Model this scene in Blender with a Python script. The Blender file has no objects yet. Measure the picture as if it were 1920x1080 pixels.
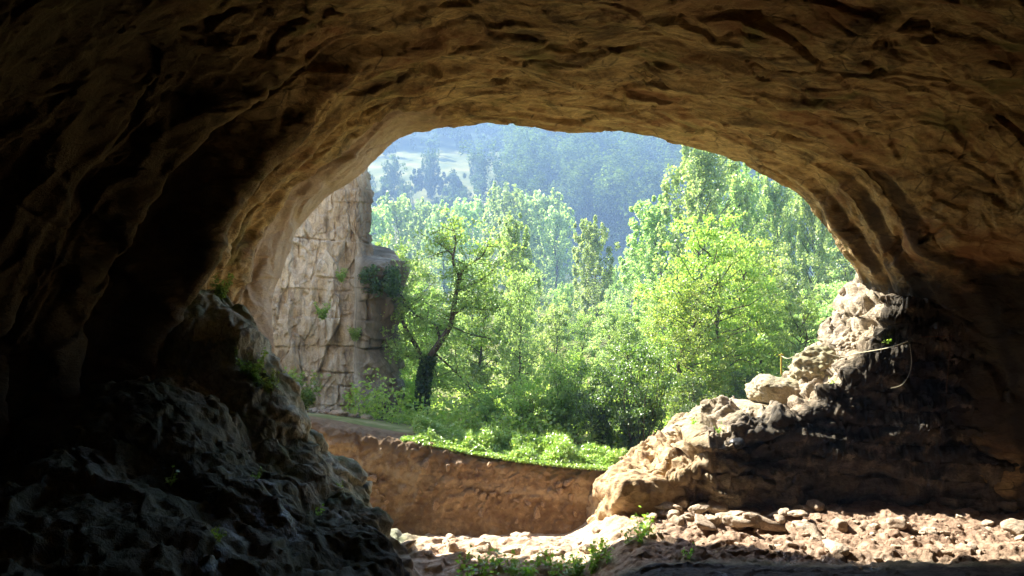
import bpy, bmesh, math, random
import numpy as np
from mathutils import Vector
SC = bpy.context.scene
COL = SC.collection
R = math.radians
# ------------------------------------------------------------------ camera, sky, sun, exposure
F = 1800.0; CZ = 6.5; HY = 480.0
cam = bpy.data.cameras.new('camera'); camo = bpy.data.objects.new('camera', cam); COL.objects.link(camo)
camo.location = (0, 0, CZ); camo.rotation_euler = (R(90), 0, 0)
cam.sensor_width = 36; cam.lens = 36 * F / 1920; cam.shift_y = -(540 - HY) / 1920
cam.clip_start = 0.1; cam.clip_end = 2000
SC.camera = camo
SUN = Vector((-0.60, 0.39, 0.69)).normalized()
el = math.asin(SUN.z); az = math.atan2(SUN.x, SUN.y)
w = bpy.data.worlds.new("World"); SC.world = w; w.use_nodes = True
nt = w.node_tree; bg = nt.nodes['Background']
sky = nt.nodes.new('ShaderNodeTexSky'); sky.sky_type = 'NISHITA'; sky.sun_disc = False
sky.sun_elevation = el; sky.sun_rotation = az
nt.links.new(sky.outputs[0], bg.inputs[0]); bg.inputs[1].default_value = 0.12
sl = bpy.data.lights.new('sun', 'SUN'); sl.energy = 5.0; sl.angle = R(0.5); sl.color = (1, .95, .86)
so = bpy.data.objects.new('sun', sl); COL.objects.link(so); so.location = (0, 0, 60)
so.rotation_euler = SUN.to_track_quat('Z', 'Y').to_euler()
SC.view_settings.view_transform = 'Standard'; SC.view_settings.look = 'None'
SC.view_settings.gamma = 1; SC.view_settings.exposure = 2.42
SC.render.engine = 'CYCLES'
cy = SC.cycles; cy.use_denoising = True; cy.max_bounces = 7; cy.diffuse_bounces = 5; cy.glossy_bounces = 2
cy.transmission_bounces = 6; cy.transparent_max_bounces = 4; cy.volume_bounces = 0
cy.sample_clamp_indirect = 6; cy.caustics_reflective = False; cy.caustics_refractive = False
rng = np.random.default_rng(7); random.seed(7)

def W(px, py, D):
    return ((px - 960) * D / F, D, CZ - (py - HY) * D / F)

# ------------------------------------------------------------------ noise
def _h(ix, iy, iz, s):
    h = (ix.astype(np.int64) * 374761393 + iy.astype(np.int64) * 668265263 + iz.astype(np.int64) * 2147483647 + s * 1274126177) & 0xffffffff
    h = ((h ^ (h >> 13)) * 1274126177) & 0xffffffff
    h = ((h ^ (h >> 16)) * 2246822519) & 0xffffffff
    return (h ^ (h >> 15)) & 0xffffffff
def noise(p, s=0):
    i = np.floor(p).astype(np.int64); f = p - i; u = f * f * f * (f * (f * 6 - 15) + 10)
    out = 0
    for dx in (0, 1):
        for dy in (0, 1):
            for dz in (0, 1):
                h = _h(i[:, 0] + dx, i[:, 1] + dy, i[:, 2] + dz, s)
                gx = ((h & 1023) / 511.5 - 1); gy = (((h >> 10) & 1023) / 511.5 - 1); gz = (((h >> 20) & 1023) / 511.5 - 1)
                d = gx * (f[:, 0] - dx) + gy * (f[:, 1] - dy) + gz * (f[:, 2] - dz)
                wx = u[:, 0] if dx else 1 - u[:, 0]; wy = u[:, 1] if dy else 1 - u[:, 1]; wz = u[:, 2] if dz else 1 - u[:, 2]
                out = out + d * wx * wy * wz
    return out
def fbm(p, o=4, s=0, g=.5):
    a = 1; t = 0
    for k in range(o):
        t = t + a * noise(p * 2 ** k, s + k * 7); a *= g
    return t
def ridged(p, o=4, s=0, g=.5):
    a = 1; t = 0
    for k in range(o):
        t = t + a * (1 - 2.2 * np.abs(noise(p * 2 ** k, s + k * 5))); a *= g
    return t
def worley(p, s=0):
    i = np.floor(p).astype(np.int64); f1 = np.full(len(p), 9.0); f2 = f1.copy(); idv = np.zeros(len(p))
    for dx in (-1, 0, 1):
        for dy in (-1, 0, 1):
            for dz in (-1, 0, 1):
                c = i + np.array([dx, dy, dz]); h = _h(c[:, 0], c[:, 1], c[:, 2], s)
                q = c + np.stack([(h & 1023) / 1023., ((h >> 10) & 1023) / 1023., ((h >> 20) & 1023) / 1023.], 1)
                d = np.sqrt(((q - p) ** 2).sum(1)); n = d < f1
                f2 = np.where(n, f1, np.minimum(f2, d)); idv = np.where(n, (h % 997) / 997., idv); f1 = np.where(n, d, f1)
    return f1, f2, idv
def facet(p, s=0, edge=.06):      # broken faces: every cell is a tilted plane with its own offset
    i = np.floor(p).astype(np.int64); f1 = np.full(len(p), 9.0); f2 = f1.copy(); val = np.zeros(len(p))
    for dx in (-1, 0, 1):
        for dy in (-1, 0, 1):
            for dz in (-1, 0, 1):
                c = i + np.array([dx, dy, dz]); h = _h(c[:, 0], c[:, 1], c[:, 2], s); h2 = _h(c[:, 0], c[:, 1], c[:, 2], s + 91)
                q = c + np.stack([(h & 1023) / 1023., ((h >> 10) & 1023) / 1023., ((h >> 20) & 1023) / 1023.], 1); e = p - q
                d = np.sqrt((e ** 2).sum(1)); n = d < f1
                v = e[:, 0] * ((h2 & 1023) / 511.5 - 1) + e[:, 1] * (((h2 >> 10) & 1023) / 511.5 - 1) + e[:, 2] * (((h2 >> 20) & 1023) / 511.5 - 1) + ((h % 977) / 977. - .5) * .5
                f2 = np.where(n, f1, np.minimum(f2, d)); val = np.where(n, v, val); f1 = np.where(n, d, f1)
    return val * ss(0, edge, f2 - f1) - .12 * (1 - ss(0, edge * .7, f2 - f1))
def ss(a, b, x):
    t = np.clip((x - a) / (b - a), 0, 1); return t * t * (3 - 2 * t)
def lerpt(x, tab):
    tab = np.array(tab, float); return np.interp(x, tab[:, 0], tab[:, 1])
def smt(x, tab):           # smooth table (cosine eased)
    tab = np.array(tab, float); xs = tab[:, 0]; i = np.clip(np.searchsorted(xs, x) - 1, 0, len(xs) - 2)
    t = np.clip((x - xs[i]) / (xs[i + 1] - xs[i]), 0, 1)
    y = tab[:, 1]; m = np.gradient(y, xs); h = xs[i + 1] - xs[i]
    return (2*t**3 - 3*t**2 + 1) * y[i] + (t**3 - 2*t**2 + t) * h * m[i] + (-2*t**3 + 3*t**2) * y[i + 1] + (t**3 - t**2) * h * m[i + 1]
def catmull(P, t):         # P (n,...) sampled at t in 0..n-1
    n = len(P); i = np.clip(np.floor(t).astype(int), 0, n - 2); f = (t - i)
    f = f.reshape(f.shape + (1,) * (P.ndim - 1))
    a, b, c, d = P[np.clip(i - 1, 0, n - 1)], P[i], P[i + 1], P[np.clip(i + 2, 0, n - 1)]
    return .5 * (2 * b + (c - a) * f + (2 * a - 5 * b + 4 * c - d) * f ** 2 + (3 * b - a - 3 * c + d) * f ** 3)

# ------------------------------------------------------------------ mesh helpers
def mesh_np(name, V, Fc, smooth=True):
    me = bpy.data.meshes.new(name); V = np.asarray(V, np.float32); Fc = np.asarray(Fc, np.int32); k = Fc.shape[1]
    me.vertices.add(len(V)); me.vertices.foreach_set('co', V.ravel())
    me.loops.add(Fc.size); me.loops.foreach_set('vertex_index', Fc.ravel())
    me.polygons.add(len(Fc)); me.polygons.foreach_set('loop_start', np.arange(0, Fc.size, k, dtype=np.int32))
    me.polygons.foreach_set('loop_total', np.full(len(Fc), k, np.int32))
    me.update(calc_edges=True)
    me.polygons.foreach_set('use_smooth', np.full(len(Fc), smooth)); me.validate()
    return me
def obj(name, me, mat=None, parent=None, kind=None, label=None, cat=None, group=None):
    o = bpy.data.objects.new(name, me); COL.objects.link(o)
    if mat is not None and len(me.materials) == 0: me.materials.append(mat)
    if parent is not None: o.parent = parent
    tag(o, label, cat, group, kind)
    return o
def tag(o, label=None, cat=None, group=None, kind=None):
    for k, v in (('label', label), ('category', cat), ('group', group), ('kind', kind)):
        if v: o[k] = v
def empty(name, loc, rz=0, sc=1, **kw):
    o = bpy.data.objects.new(name, None); COL.objects.link(o); o.location = loc; o.rotation_euler = (0, 0, rz)
    o.scale = (sc, sc, sc) if not hasattr(sc, '__len__') else sc; o.empty_display_size = .2
    tag(o, **kw); return o
def gridF(n, m):
    i = np.arange(n - 1)[:, None] * m + np.arange(m - 1)[None]; i = i.ravel()
    return np.stack([i, i + 1, i + m + 1, i + m], 1)
def grid_normals(G):
    du = np.gradient(G, axis=0); dv = np.gradient(G, axis=1); n = np.cross(du, dv)
    return n / (np.linalg.norm(n, axis=2, keepdims=True) + 1e-9)
def blur(G, k=2):
    for _ in range(k):
        H = G.copy(); H[1:-1] = (G[:-2] + 2 * G[1:-1] + G[2:]) / 4; G = H
        H = G.copy(); H[:, 1:-1] = (G[:, :-2] + 2 * G[:, 1:-1] + G[:, 2:]) / 4; G = H
    return G
_ico = {}
def ico(sub):
    if sub not in _ico:
        b = bmesh.new(); bmesh.ops.create_icosphere(b, subdivisions=sub, radius=1)
        _ico[sub] = (np.array([v.co[:] for v in b.verts]), np.array([[v.index for v in f.verts] for f in b.faces])); b.free()
    return _ico[sub]
def tubes(paths, n=6):     # paths: list of (pts (k,3), radii (k,))
    V = []; Fs = []; off = 0
    for P, r in paths:
        P = np.asarray(P, float); r = np.asarray(r, float); T = np.gradient(P, axis=0); T /= np.linalg.norm(T, axis=1, keepdims=True) + 1e-9
        up = np.array([.13, .27, .95]); A = np.cross(T, up); bad = np.linalg.norm(A, axis=1) < .2
        A[bad] = np.cross(T[bad], [1, 0, 0]); A /= np.linalg.norm(A, axis=1, keepdims=True); B = np.cross(T, A)
        a = np.arange(n) * 2 * math.pi / n
        ring = P[:, None] + r[:, None, None] * (A[:, None] * np.cos(a)[None, :, None] + B[:, None] * np.sin(a)[None, :, None])
        k = len(P); V.append(ring.reshape(-1, 3))
        i = np.arange(k - 1)[:, None] * n; j = np.arange(n)[None]; j2 = (j + 1) % n
        Fs.append(np.stack([(i + j), (i + j2), (i + n + j2), (i + n + j)], 2).reshape(-1, 4) + off)
        off += k * n
    return np.concatenate(V), np.concatenate(Fs)

# ------------------------------------------------------------------ materials
def newmat(name):
    m = bpy.data.materials.new(name); m.use_nodes = True; m.node_tree.nodes.clear(); return m, m.node_tree
class NT:
    def __init__(s, name): s.m, s.t = newmat(name); s.N = s.t.nodes; s.out = s.N.new('ShaderNodeOutputMaterial'); s.g = s.N.new('ShaderNodeNewGeometry')
    def n(s, typ, **kw):
        x = s.N.new(typ)
        for k, v in kw.items(): setattr(x, k, v)
        return x
    def l(s, a, b): s.t.links.new(a, b)
    def pos(s, scale=(1, 1, 1), rot=(0, 0, 0)):
        mp = s.n('ShaderNodeMapping'); s.l(s.coord(), mp.inputs[0]); mp.inputs['Scale'].default_value = scale; mp.inputs['Rotation'].default_value = rot; return mp.outputs[0]
    def coord(s): return s.g.outputs['Position']
    def noise(s, vec, sc, det=6, rough=.6, dist=0):
        x = s.n('ShaderNodeTexNoise'); s.l(vec, x.inputs['Vector']); x.inputs['Scale'].default_value = sc; x.inputs['Detail'].default_value = det
        x.inputs['Roughness'].default_value = rough; x.inputs['Distortion'].default_value = dist; return x.outputs['Fac']
    def vor(s, vec, sc, feat='DISTANCE_TO_EDGE'):
        x = s.n('ShaderNodeTexVoronoi', feature=feat); s.l(vec, x.inputs['Vector']); x.inputs['Scale'].default_value = sc; return x
    def ramp(s, fac, pts):
        x = s.n('ShaderNodeValToRGB'); s.l(fac, x.inputs[0]); e = x.color_ramp.elements
        while len(e) < len(pts): e.new(.5)
        for q, (p, c) in zip(e, pts):
            q.position = p; q.color = (c, c, c, 1) if not hasattr(c, '__len__') else (*c, 1)
        return x.outputs[0]
    def mix(s, f, a, b, typ='MIX'):
        x = s.n('ShaderNodeMix', data_type='RGBA', blend_type=typ)
        if hasattr(f, 'links'): s.l(f, x.inputs[0])
        else: x.inputs[0].default_value = f
        for v, i in ((a, 6), (b, 7)):
            if hasattr(v, 'links'): s.l(v, x.inputs[i])
            else: x.inputs[i].default_value = (*v, 1)
        return x.outputs[2]
    def math(s, op, a, b=0.):
        x = s.n('ShaderNodeMath', operation=op)
        for v, i in ((a, 0), (b, 1)):
            if hasattr(v, 'links'): s.l(v, x.inputs[i])
            else: x.inputs[i].default_value = v
        return x.outputs[0]
    def bump(s, h, dist, st=1, prev=None):
        x = s.n('ShaderNodeBump'); s.l(h, x.inputs['Height']); x.inputs['Distance'].default_value = dist; x.inputs['Strength'].default_value = st
        if prev is not None: s.l(prev, x.inputs['Normal'])
        return x.outputs[0]
    def princ(s, col, rough=.85, normal=None, spec=.3):
        x = s.n('ShaderNodeBsdfPrincipled')
        for v, i in ((col, 'Base Color'), (rough, 'Roughness')):
            if hasattr(v, 'links'): s.l(v, x.inputs[i])
            elif i == 'Base Color': x.inputs[i].default_value = (*v, 1)
            else: x.inputs[i].default_value = v
        x.inputs['Specular IOR Level'].default_value = spec
        if normal is not None: s.l(normal, x.inputs['Normal'])
        s.l(x.outputs[0], s.out.inputs[0]); return x

def rock_mat(name, c1, c2, c3, dark, zone=None, stretch=(1, 1, 1), scale=1., bumpd=.05, darkamt=.5, moss=None, mossamt=.5, crack=2.2, spec=.25, rough=.85, wetamt=0.):
    t = NT(name); v = t.pos(stretch)
    n1 = t.noise(v, .45 * scale, 5, .6, .6); n2 = t.noise(v, 2.6 * scale, 7, .65, .8); n3 = t.noise(v, 11 * scale, 5, .7, .3)
    col = t.ramp(n1, [(.33, c1), (.5, c2), (.66, c3)])
    col = t.mix(t.ramp(n2, [(.42, 0.), (.62, .7)]), col, c1)
    col = t.mix(t.ramp(n2, [(.30, .75), (.46, 0.)]), col, c3)
    dk = t.ramp(t.noise(t.pos(tuple(a * .8 for a in stretch)), 1.25 * scale, 8, .68, 1.2), [(.5, 0.), (.64, darkamt)])
    col = t.mix(dk, col, dark)
    vc = t.vor(v, crack * scale); ck = t.ramp(vc.outputs['Distance'], [(0., .75), (.035, 0.)])
    ckm = t.math('MULTIPLY', ck, t.ramp(n2, [(.45, 0.), (.6, 1.)]))
    col = t.mix(ckm, col, dark)
    col = t.mix(t.ramp(n3, [(.35, .45), (.6, 0.)]), col, dark)
    rg = rough
    if moss:
        up = t.n('ShaderNodeSeparateXYZ'); t.l(t.g.outputs['Normal'], up.inputs[0])
        mk = t.math('MULTIPLY', t.ramp(up.outputs[2], [(.1, .35), (.7, 1.)]), t.ramp(t.noise(t.coord(), 1.1, 6, .65, .5), [(.42, 0.), (.62, mossamt)]))
        col = t.mix(mk, col, moss)
    if zone: col = zone(t, col)
    if wetamt:
        wm = t.ramp(t.noise(t.coord(), .9, 4, .6, .2), [(.58, rough), (.66, .22)]); rg = wm
    b = t.bump(n2, bumpd * 2.2, .8); b = t.bump(n3, bumpd * .8, .8, b); b = t.bump(vc.outputs['Distance'], bumpd * .5, .35, b)
    b = t.bump(t.noise(v, 38 * scale, 3, .6), bumpd * .25, .7, b)
    t.princ(col, rg, b, spec); return t.m
M = {}
def sep(t):
    x = t.n('ShaderNodeSeparateXYZ'); t.l(t.coord(), x.inputs[0]); return x.outputs
def band(t, v, a, b, nz=None, amp=0.):      # 0 below a, 1 above b, ragged edge
    if nz is not None: v = t.math('ADD', v, t.math('MULTIPLY', t.math('SUBTRACT', nz, .5), amp))
    x = t.n('ShaderNodeMapRange'); t.l(v, x.inputs[0]); x.inputs[1].default_value = a; x.inputs[2].default_value = b; x.clamp = True; return x.outputs[0]
def zone_cave(t, col):       # black algae crust on the lower right wall, under the ledge line
    o = sep(t); nz = t.noise(t.coord(), .8, 5, .6)
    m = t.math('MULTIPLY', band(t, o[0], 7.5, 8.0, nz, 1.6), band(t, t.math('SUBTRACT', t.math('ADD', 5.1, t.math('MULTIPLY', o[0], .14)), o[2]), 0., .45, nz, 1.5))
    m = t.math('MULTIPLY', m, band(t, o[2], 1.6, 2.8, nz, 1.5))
    pn = t.noise(t.pos((.5, .8, 1)), .7, 5, .6, .8); pn2 = t.noise(t.pos((.6, 1, 1)), 1.1, 5, .6, .5)
    col = t.mix(t.ramp(pn, [(.56, 0.), (.66, .6)]), col, (.30, .13, .055)); col = t.mix(t.ramp(pn2, [(.58, 0.), (.68, .65)]), col, (.20, .19, .06))
    dl = t.math('MULTIPLY', band(t, t.math('MULTIPLY', o[0], -1.), 3.0, 5.4, nz, 2.5), band(t, t.math('SUBTRACT', 19.0, o[1]), 0., 1.8, nz, 1.5))  # left wall and ceiling: partly dark stain, partly cave shade painted into the colour
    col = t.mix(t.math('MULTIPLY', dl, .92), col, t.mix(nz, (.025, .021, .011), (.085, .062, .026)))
    for ya in (21.14, 20.3, 19.55):
        sk = t.math('MULTIPLY', band(t, o[1], ya - .16, ya - .06, nz, .3), band(t, t.math('SUBTRACT', ya + .17, o[1]), 0., .1, nz, .3))
        sk = t.math('MULTIPLY', sk, t.math('MULTIPLY', band(t, o[0], 6.6, 7.4, nz, .8), band(t, t.math('SUBTRACT', 8.7, o[2]), 0., .9, nz, 1.)))
        col = t.mix(t.math('MULTIPLY', sk, .8), col, (.04, .025, .015))
    w_ = t.math('MULTIPLY', band(t, o[1], 20.2, 20.9, nz, .9), band(t, t.math('MULTIPLY', o[0], -1.), 1.2, 2.6, nz, 1.5))
    col = t.mix(t.math('MULTIPLY', w_, .75), col, t.mix(nz, (.42, .30, .20), (.68, .56, .42)))
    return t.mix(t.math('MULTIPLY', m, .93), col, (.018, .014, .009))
def zone_pile(t, col):
    o = sep(t); nz = t.noise(t.coord(), 1.1, 6, .65); n2 = t.noise(t.coord(), 3., 4, .6)
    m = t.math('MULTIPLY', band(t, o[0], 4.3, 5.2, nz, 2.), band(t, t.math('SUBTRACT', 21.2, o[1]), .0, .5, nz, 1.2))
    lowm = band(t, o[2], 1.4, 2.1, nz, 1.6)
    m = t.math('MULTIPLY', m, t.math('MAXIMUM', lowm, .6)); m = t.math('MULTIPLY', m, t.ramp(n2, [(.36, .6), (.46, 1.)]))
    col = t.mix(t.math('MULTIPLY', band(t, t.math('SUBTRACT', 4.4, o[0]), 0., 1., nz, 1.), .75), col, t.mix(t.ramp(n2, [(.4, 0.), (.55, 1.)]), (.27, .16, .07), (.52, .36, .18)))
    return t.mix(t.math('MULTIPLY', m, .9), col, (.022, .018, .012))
def zone_floor(t, col):
    o = sep(t); nz = t.noise(t.coord(), 1.3, 6, .65); n2 = t.noise(t.coord(), 5., 6, .65)
    dirt = t.ramp(n2, [(.35, (.34, .22, .14)), (.5, (.50, .36, .24)), (.65, (.66, .54, .40))])
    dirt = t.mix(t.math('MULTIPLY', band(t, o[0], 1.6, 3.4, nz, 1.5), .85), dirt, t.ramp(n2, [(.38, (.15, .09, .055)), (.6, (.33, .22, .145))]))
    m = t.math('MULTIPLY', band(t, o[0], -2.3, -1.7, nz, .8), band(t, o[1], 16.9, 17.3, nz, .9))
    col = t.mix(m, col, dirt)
    shaded_soil = t.ramp(n2, [(.4, (.018, .014, .010)), (.6, (.05, .038, .026))])  # foreground floor: the arch's shadow is painted into this dark soil colour
    return t.mix(t.math('MULTIPLY', t.math('SUBTRACT', 1., band(t, o[1], 16.7, 17.1, nz, .9)), band(t, o[0], -2.4, -1.7, nz, .8)), t.mix(t.math('MULTIPLY', t.math('SUBTRACT', 1., band(t, o[1], 16.2, 18.0, nz, 1.2)), .78), col, (.036, .042, .02)), shaded_soil)  # near left rock: cave shade painted in along with the dark olive
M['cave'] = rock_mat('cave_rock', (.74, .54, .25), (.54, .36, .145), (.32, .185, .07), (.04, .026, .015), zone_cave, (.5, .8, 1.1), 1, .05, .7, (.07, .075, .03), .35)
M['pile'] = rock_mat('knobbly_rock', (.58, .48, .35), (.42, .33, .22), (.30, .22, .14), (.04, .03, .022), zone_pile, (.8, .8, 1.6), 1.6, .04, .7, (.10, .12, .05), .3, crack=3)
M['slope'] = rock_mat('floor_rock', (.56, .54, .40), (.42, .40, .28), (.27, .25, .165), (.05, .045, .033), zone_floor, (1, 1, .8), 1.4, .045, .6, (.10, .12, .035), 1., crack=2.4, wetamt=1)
M['boulder'] = rock_mat('boulder_rock', (.55, .46, .32), (.44, .36, .23), (.30, .24, .15), (.07, .05, .035), None, (1, 1, 1), 2, .03, .6, (.16, .18, .06), .5, crack=1.5)
M['stone'] = rock_mat('stone', (.60, .49, .36), (.46, .35, .24), (.32, .22, .14), (.1, .07, .05), None, (1, 1, 1), 3, .02, .4, crack=2)

def cliff_mat():
    t = NT('cliff_limestone'); v = t.pos((1, 1, 1))
    n1 = t.noise(t.pos((1, 1, .45)), .9, 7, .62, .7); n2 = t.noise(t.pos((1, 1, .6)), 4.5, 7, .65, .5); n3 = t.noise(v, 18, 4, .7)
    col = t.ramp(n1, [(.32, (.35, .29, .19)), (.47, (.50, .43, .31)), (.62, (.66, .60, .47))])
    col = t.mix(t.ramp(n2, [(.3, .7), (.5, 0.)]), col, (.16, .11, .07)); col = t.mix(t.ramp(n2, [(.55, 0.), (.7, .7)]), col, (.6, .53, .42))
    st = t.ramp(t.noise(t.pos((2.2, 2.2, .25)), 1.2, 6, .6, .3), [(.54, 0.), (.68, .75)]); col = t.mix(st, col, (.10, .09, .065)); o = sep(t); col = t.mix(t.math('MULTIPLY', band(t, o[0], -4.8, -4.5, n2, .5), t.ramp(n1, [(.4, .95), (.6, .5)])), col, (.10, .085, .055))
    col = t.mix(t.ramp(n3, [(.3, .4), (.55, 0.)]), col, (.12, .09, .06))
    b = t.bump(n2, .07, .8); b = t.bump(n3, .03, .8, b); t.princ(col, .9, b, .2); return t.m
M['cliff'] = cliff_mat()
def bank_mat():
    t = NT('red_earth'); v = t.pos((1, 1, 1))
    n1 = t.noise(v, 1.3, 7, .62, .4); n2 = t.noise(v, 6, 7, .68, .2); n3 = t.noise(v, 25, 4, .7)
    col = t.ramp(n1, [(.35, (.18, .115, .062)), (.5, (.28, .19, .108)), (.65, (.40, .30, .185))])
    col = t.mix(t.ramp(n2, [(.3, .7), (.5, 0.)]), col, (.13, .06, .03)); col = t.mix(t.ramp(n2, [(.54, 0.), (.7, .6)]), col, (.55, .38, .22))
    o = sep(t); tl = t.math('ADD', o[2], t.math('MULTIPLY', o[0], .155)); hm_ = band(t, tl, 1.42, 1.56, n2, .25)
    col = t.mix(t.math('MULTIPLY', hm_, .6), col, (.09, .06, .035)); sl_ = t.math('MULTIPLY', band(t, tl, .85, .95, n2, .3), band(t, t.math('SUBTRACT', 1.15, tl), 0., .1, n2, .3)); col = t.mix(t.math('MULTIPLY', sl_, .35), col, (.48, .38, .26))
    b = t.bump(n2, .06, .9); b = t.bump(n3, .02, .8, b); t.princ(col, .95, b, .1); return t.m
M['bank'] = bank_mat()
def ground_mat():
    t = NT('valley_ground'); sp = t.n('ShaderNodeSeparateXYZ'); t.l(t.coord(), sp.inputs[0]); v = t.coord()
    n = t.noise(v, .9, 6, .6); nb = t.noise(v, .03, 4, .6)
    near = t.ramp(n, [(.35, (.10, .09, .04)), (.5, (.14, .16, .05)), (.65, (.30, .24, .14))])
    mead = t.ramp(t.noise(v, .15, 6, .6), [(.35, (.05, .065, .012)), (.5, (.09, .095, .02)), (.65, (.16, .145, .04))])
    wood = t.ramp(t.noise(v, .3, 6, .6), [(.4, (.015, .03, .012)), (.6, (.03, .05, .02))])
    c = t.mix(t.ramp(t.math('MULTIPLY', sp.outputs[1], .01), [(.45, 0.), (.6, 1.)]), near, mead)
    # woodland floor under the hill forest; the clearing on the hill keeps its grass
    xx = t.math('ADD', sp.outputs[0], t.math('MULTIPLY', t.noise(v, .06, 3), 14.))
    wd = t.math('MULTIPLY', t.ramp(t.math('MULTIPLY', sp.outputs[1], .002), [(.31, 0.), (.33, 1.)]), t.ramp(t.math('MULTIPLY', t.math('ADD', xx, 60.), .005), [(.33, 0.), (.36, 1.)]))
    wd2 = t.ramp(t.math('MULTIPLY', t.math('SUBTRACT', sp.outputs[1], t.math('MULTIPLY', sp.outputs[0], .35)), .002), [(.515, 0.), (.53, 1.)])
    c = t.mix(t.math('MAXIMUM', wd, wd2), c, wood)
    t.princ(c, .95, t.bump(n, .08, .8), .1); return t.m
M['ground'] = ground_mat()
def leaf_mat(name, c1, c2, c3, trans=.55, gloss=.08, patch=0):
    t = NT(name); t.g.outputs['Random Per Island']
    c = t.ramp(t.g.outputs['Random Per Island'], [(.05, c1), (.5, c2), (.95, c3)])
    o = t.n('ShaderNodeObjectInfo'); hs = t.n('ShaderNodeHueSaturation'); t.l(c, hs.inputs['Color'])
    t.l(t.math('ADD', t.math('MULTIPLY', o.outputs['Random'], .03), .485), hs.inputs['Hue']); t.l(t.math('ADD', t.math('MULTIPLY', o.outputs['Random'], .35), .82), hs.inputs['Value'])
    c = hs.outputs[0]
    if patch: c = t.mix(t.ramp(t.noise(t.coord(), patch, 4, .65), [(.38, .9), (.62, 0.)]), c, (.015, .035, .012))
    d = t.n('ShaderNodeBsdfDiffuse'); t.l(c, d.inputs[0]); tr = t.n('ShaderNodeBsdfTranslucent')
    t.l(t.mix(1., c, (1.0, 1.12, .62), 'MULTIPLY'), tr.inputs[0])
    mx = t.n('ShaderNodeMixShader'); mx.inputs[0].default_value = trans; t.l(d.outputs[0], mx.inputs[1]); t.l(tr.outputs[0], mx.inputs[2])
    gl = t.n('ShaderNodeBsdfGlossy'); gl.inputs['Roughness'].default_value = .42; gl.inputs[0].default_value = (1, 1, 1, 1)
    m2 = t.n('ShaderNodeMixShader'); m2.inputs[0].default_value = gloss; t.l(mx.outputs[0], m2.inputs[1]); t.l(gl.outputs[0], m2.inputs[2])
    t.l(m2.outputs[0], t.out.inputs[0]); return t.m
M['leaf_mid'] = leaf_mat('leaves_mid_green', (.19, .29, .06), (.29, .39, .10), (.42, .50, .16), .64, .03)
M['leaf_yel'] = leaf_mat('leaves_yellow_green', (.25, .36, .07), (.35, .46, .10), (.50, .55, .15), .66, .03)
M['leaf_pop'] = leaf_mat('leaves_poplar', (.27, .36, .12), (.38, .47, .19), (.52, .60, .29), .66, .03)
M['leaf_dark'] = leaf_mat('leaves_dark', (.06, .11, .02), (.12, .20, .035), (.20, .30, .06), .55, .05)
M['leaf_ivy'] = leaf_mat('leaves_ivy', (.02, .055, .012), (.045, .10, .02), (.09, .17, .03), .35, .04)
M['leaf_hill'] = leaf_mat('leaves_hill', (.09, .13, .025), (.13, .18, .035), (.18, .23, .05), .45, .0, .11)
M['leaf_fresh'] = leaf_mat('leaves_fresh', (.24, .42, .05), (.34, .55, .07), (.5, .66, .15), .6)
M['leaf_grass'] = leaf_mat('grass_blades', (.22, .36, .06), (.36, .50, .10), (.52, .58, .20), .5)
def bark_mat():
    t = NT('bark'); n = t.noise(t.pos((3, 3, .8)), 6, 6, .65)
    t.princ(t.ramp(n, [(.3, (.025, .018, .012)), (.6, (.12, .09, .06))]), .9, t.bump(n, .03, .8), .1); return t.m
M['bark'] = bark_mat()
def plain(name, c, r=.7, spec=.3):
    t = NT(name); n = t.noise(t.coord(), 14, 5, .6)
    t.princ(t.mix(t.ramp(n, [(.35, .5), (.6, 0.)]), c, tuple(a * .6 for a in c)), r, t.bump(n, .01, .5), spec); return t.m
M['cable'] = plain('pale_cable', (.42, .38, .24), .6)
M['post'] = plain('yellow_post', (.6, .45, .08), .6)
M['rust'] = plain('rusty_iron', (.2, .08, .03), .8)
M['black'] = plain('wet_black_rock', (.02, .02, .02), .45, .4)

# ------------------------------------------------------------------ THE CAVE SHELL
#  px, py, depth of the lip
LIP = [(745,1120,20.7),(690,1010,20.7),(600,870,20.8),(545,770,20.9),(522,690,21),(508,605,21.3),(517,520,21.8),(548,450,22.1),(612,372,22.3),(676,326,22.4),(749,262,22.3),(830,242,22.1),(930,232,22),(1050,243,22),(1150,246,22),(1262,266,22),(1362,292,22),(1440,330,22),(1500,372,22),(1545,430,22),(1580,480,22),(1603,512,22),(1640,600,22.2),(1680,760,22.4),(1700,960,22.4),(1700,1120,22.4)]
K = len(LIP)
Lw = np.array([W(*p) for p in LIP])
cen = np.array([1.2, 4.2])
nr = Lw[:, [0, 2]] - cen; nr[:, 0] *= 1.0; nr /= np.linalg.norm(nr, axis=1, keepdims=True)
reg_left = 1 - ss(6, 12, np.arange(K)); reg_right = ss(15.5, 19, np.arange(K)); reg_top = 1 - reg_left - reg_right
S = [0, .5, 1, 1.5, 2, 2.5, 3, 3.5, 4, 5, 6, 7.5, 9, 13, 18, 24, 28, 31]
SL = [0, .5, 1, 1.5, 2, 2.5, 3, 3.5, 4, 4.6, 4.9, 5.2, 5.5, 5.8, 6.1, 6.5, 7, 7.6, 9, 13, 18, 24, 28, 31]
oL = [0, .18, .35, .5, .6, .62, .6, .6, .58, .5, 1.35, 1.75, 1.35, 1.95, 2.25, 2.35, 2.9, 3.3, 3.7, 3.9, 3.6, 1.6, -2, -6]
oT = [0, .12, .2, .28, .36, .42, .5, .58, .68, .95, 1.25, 1.7, 2.1, 2.6, 2.6, 1.6, -1.5, -6]
oR = [0, .08, .2, .35, .9, 1.7, 2.4, 2.8, 3.0, 3.1, 3.1, 3.1, 3.1, 3, 3, 2, -1.5, -6]
oRu = [0, .10, .18, .3, .5, .8, 1.2, 1.6, 2.0, 2.4, 2.7, 3, 3.1, 3, 3, 2, -1.5, -6]   # upper right, above the springing
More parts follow.
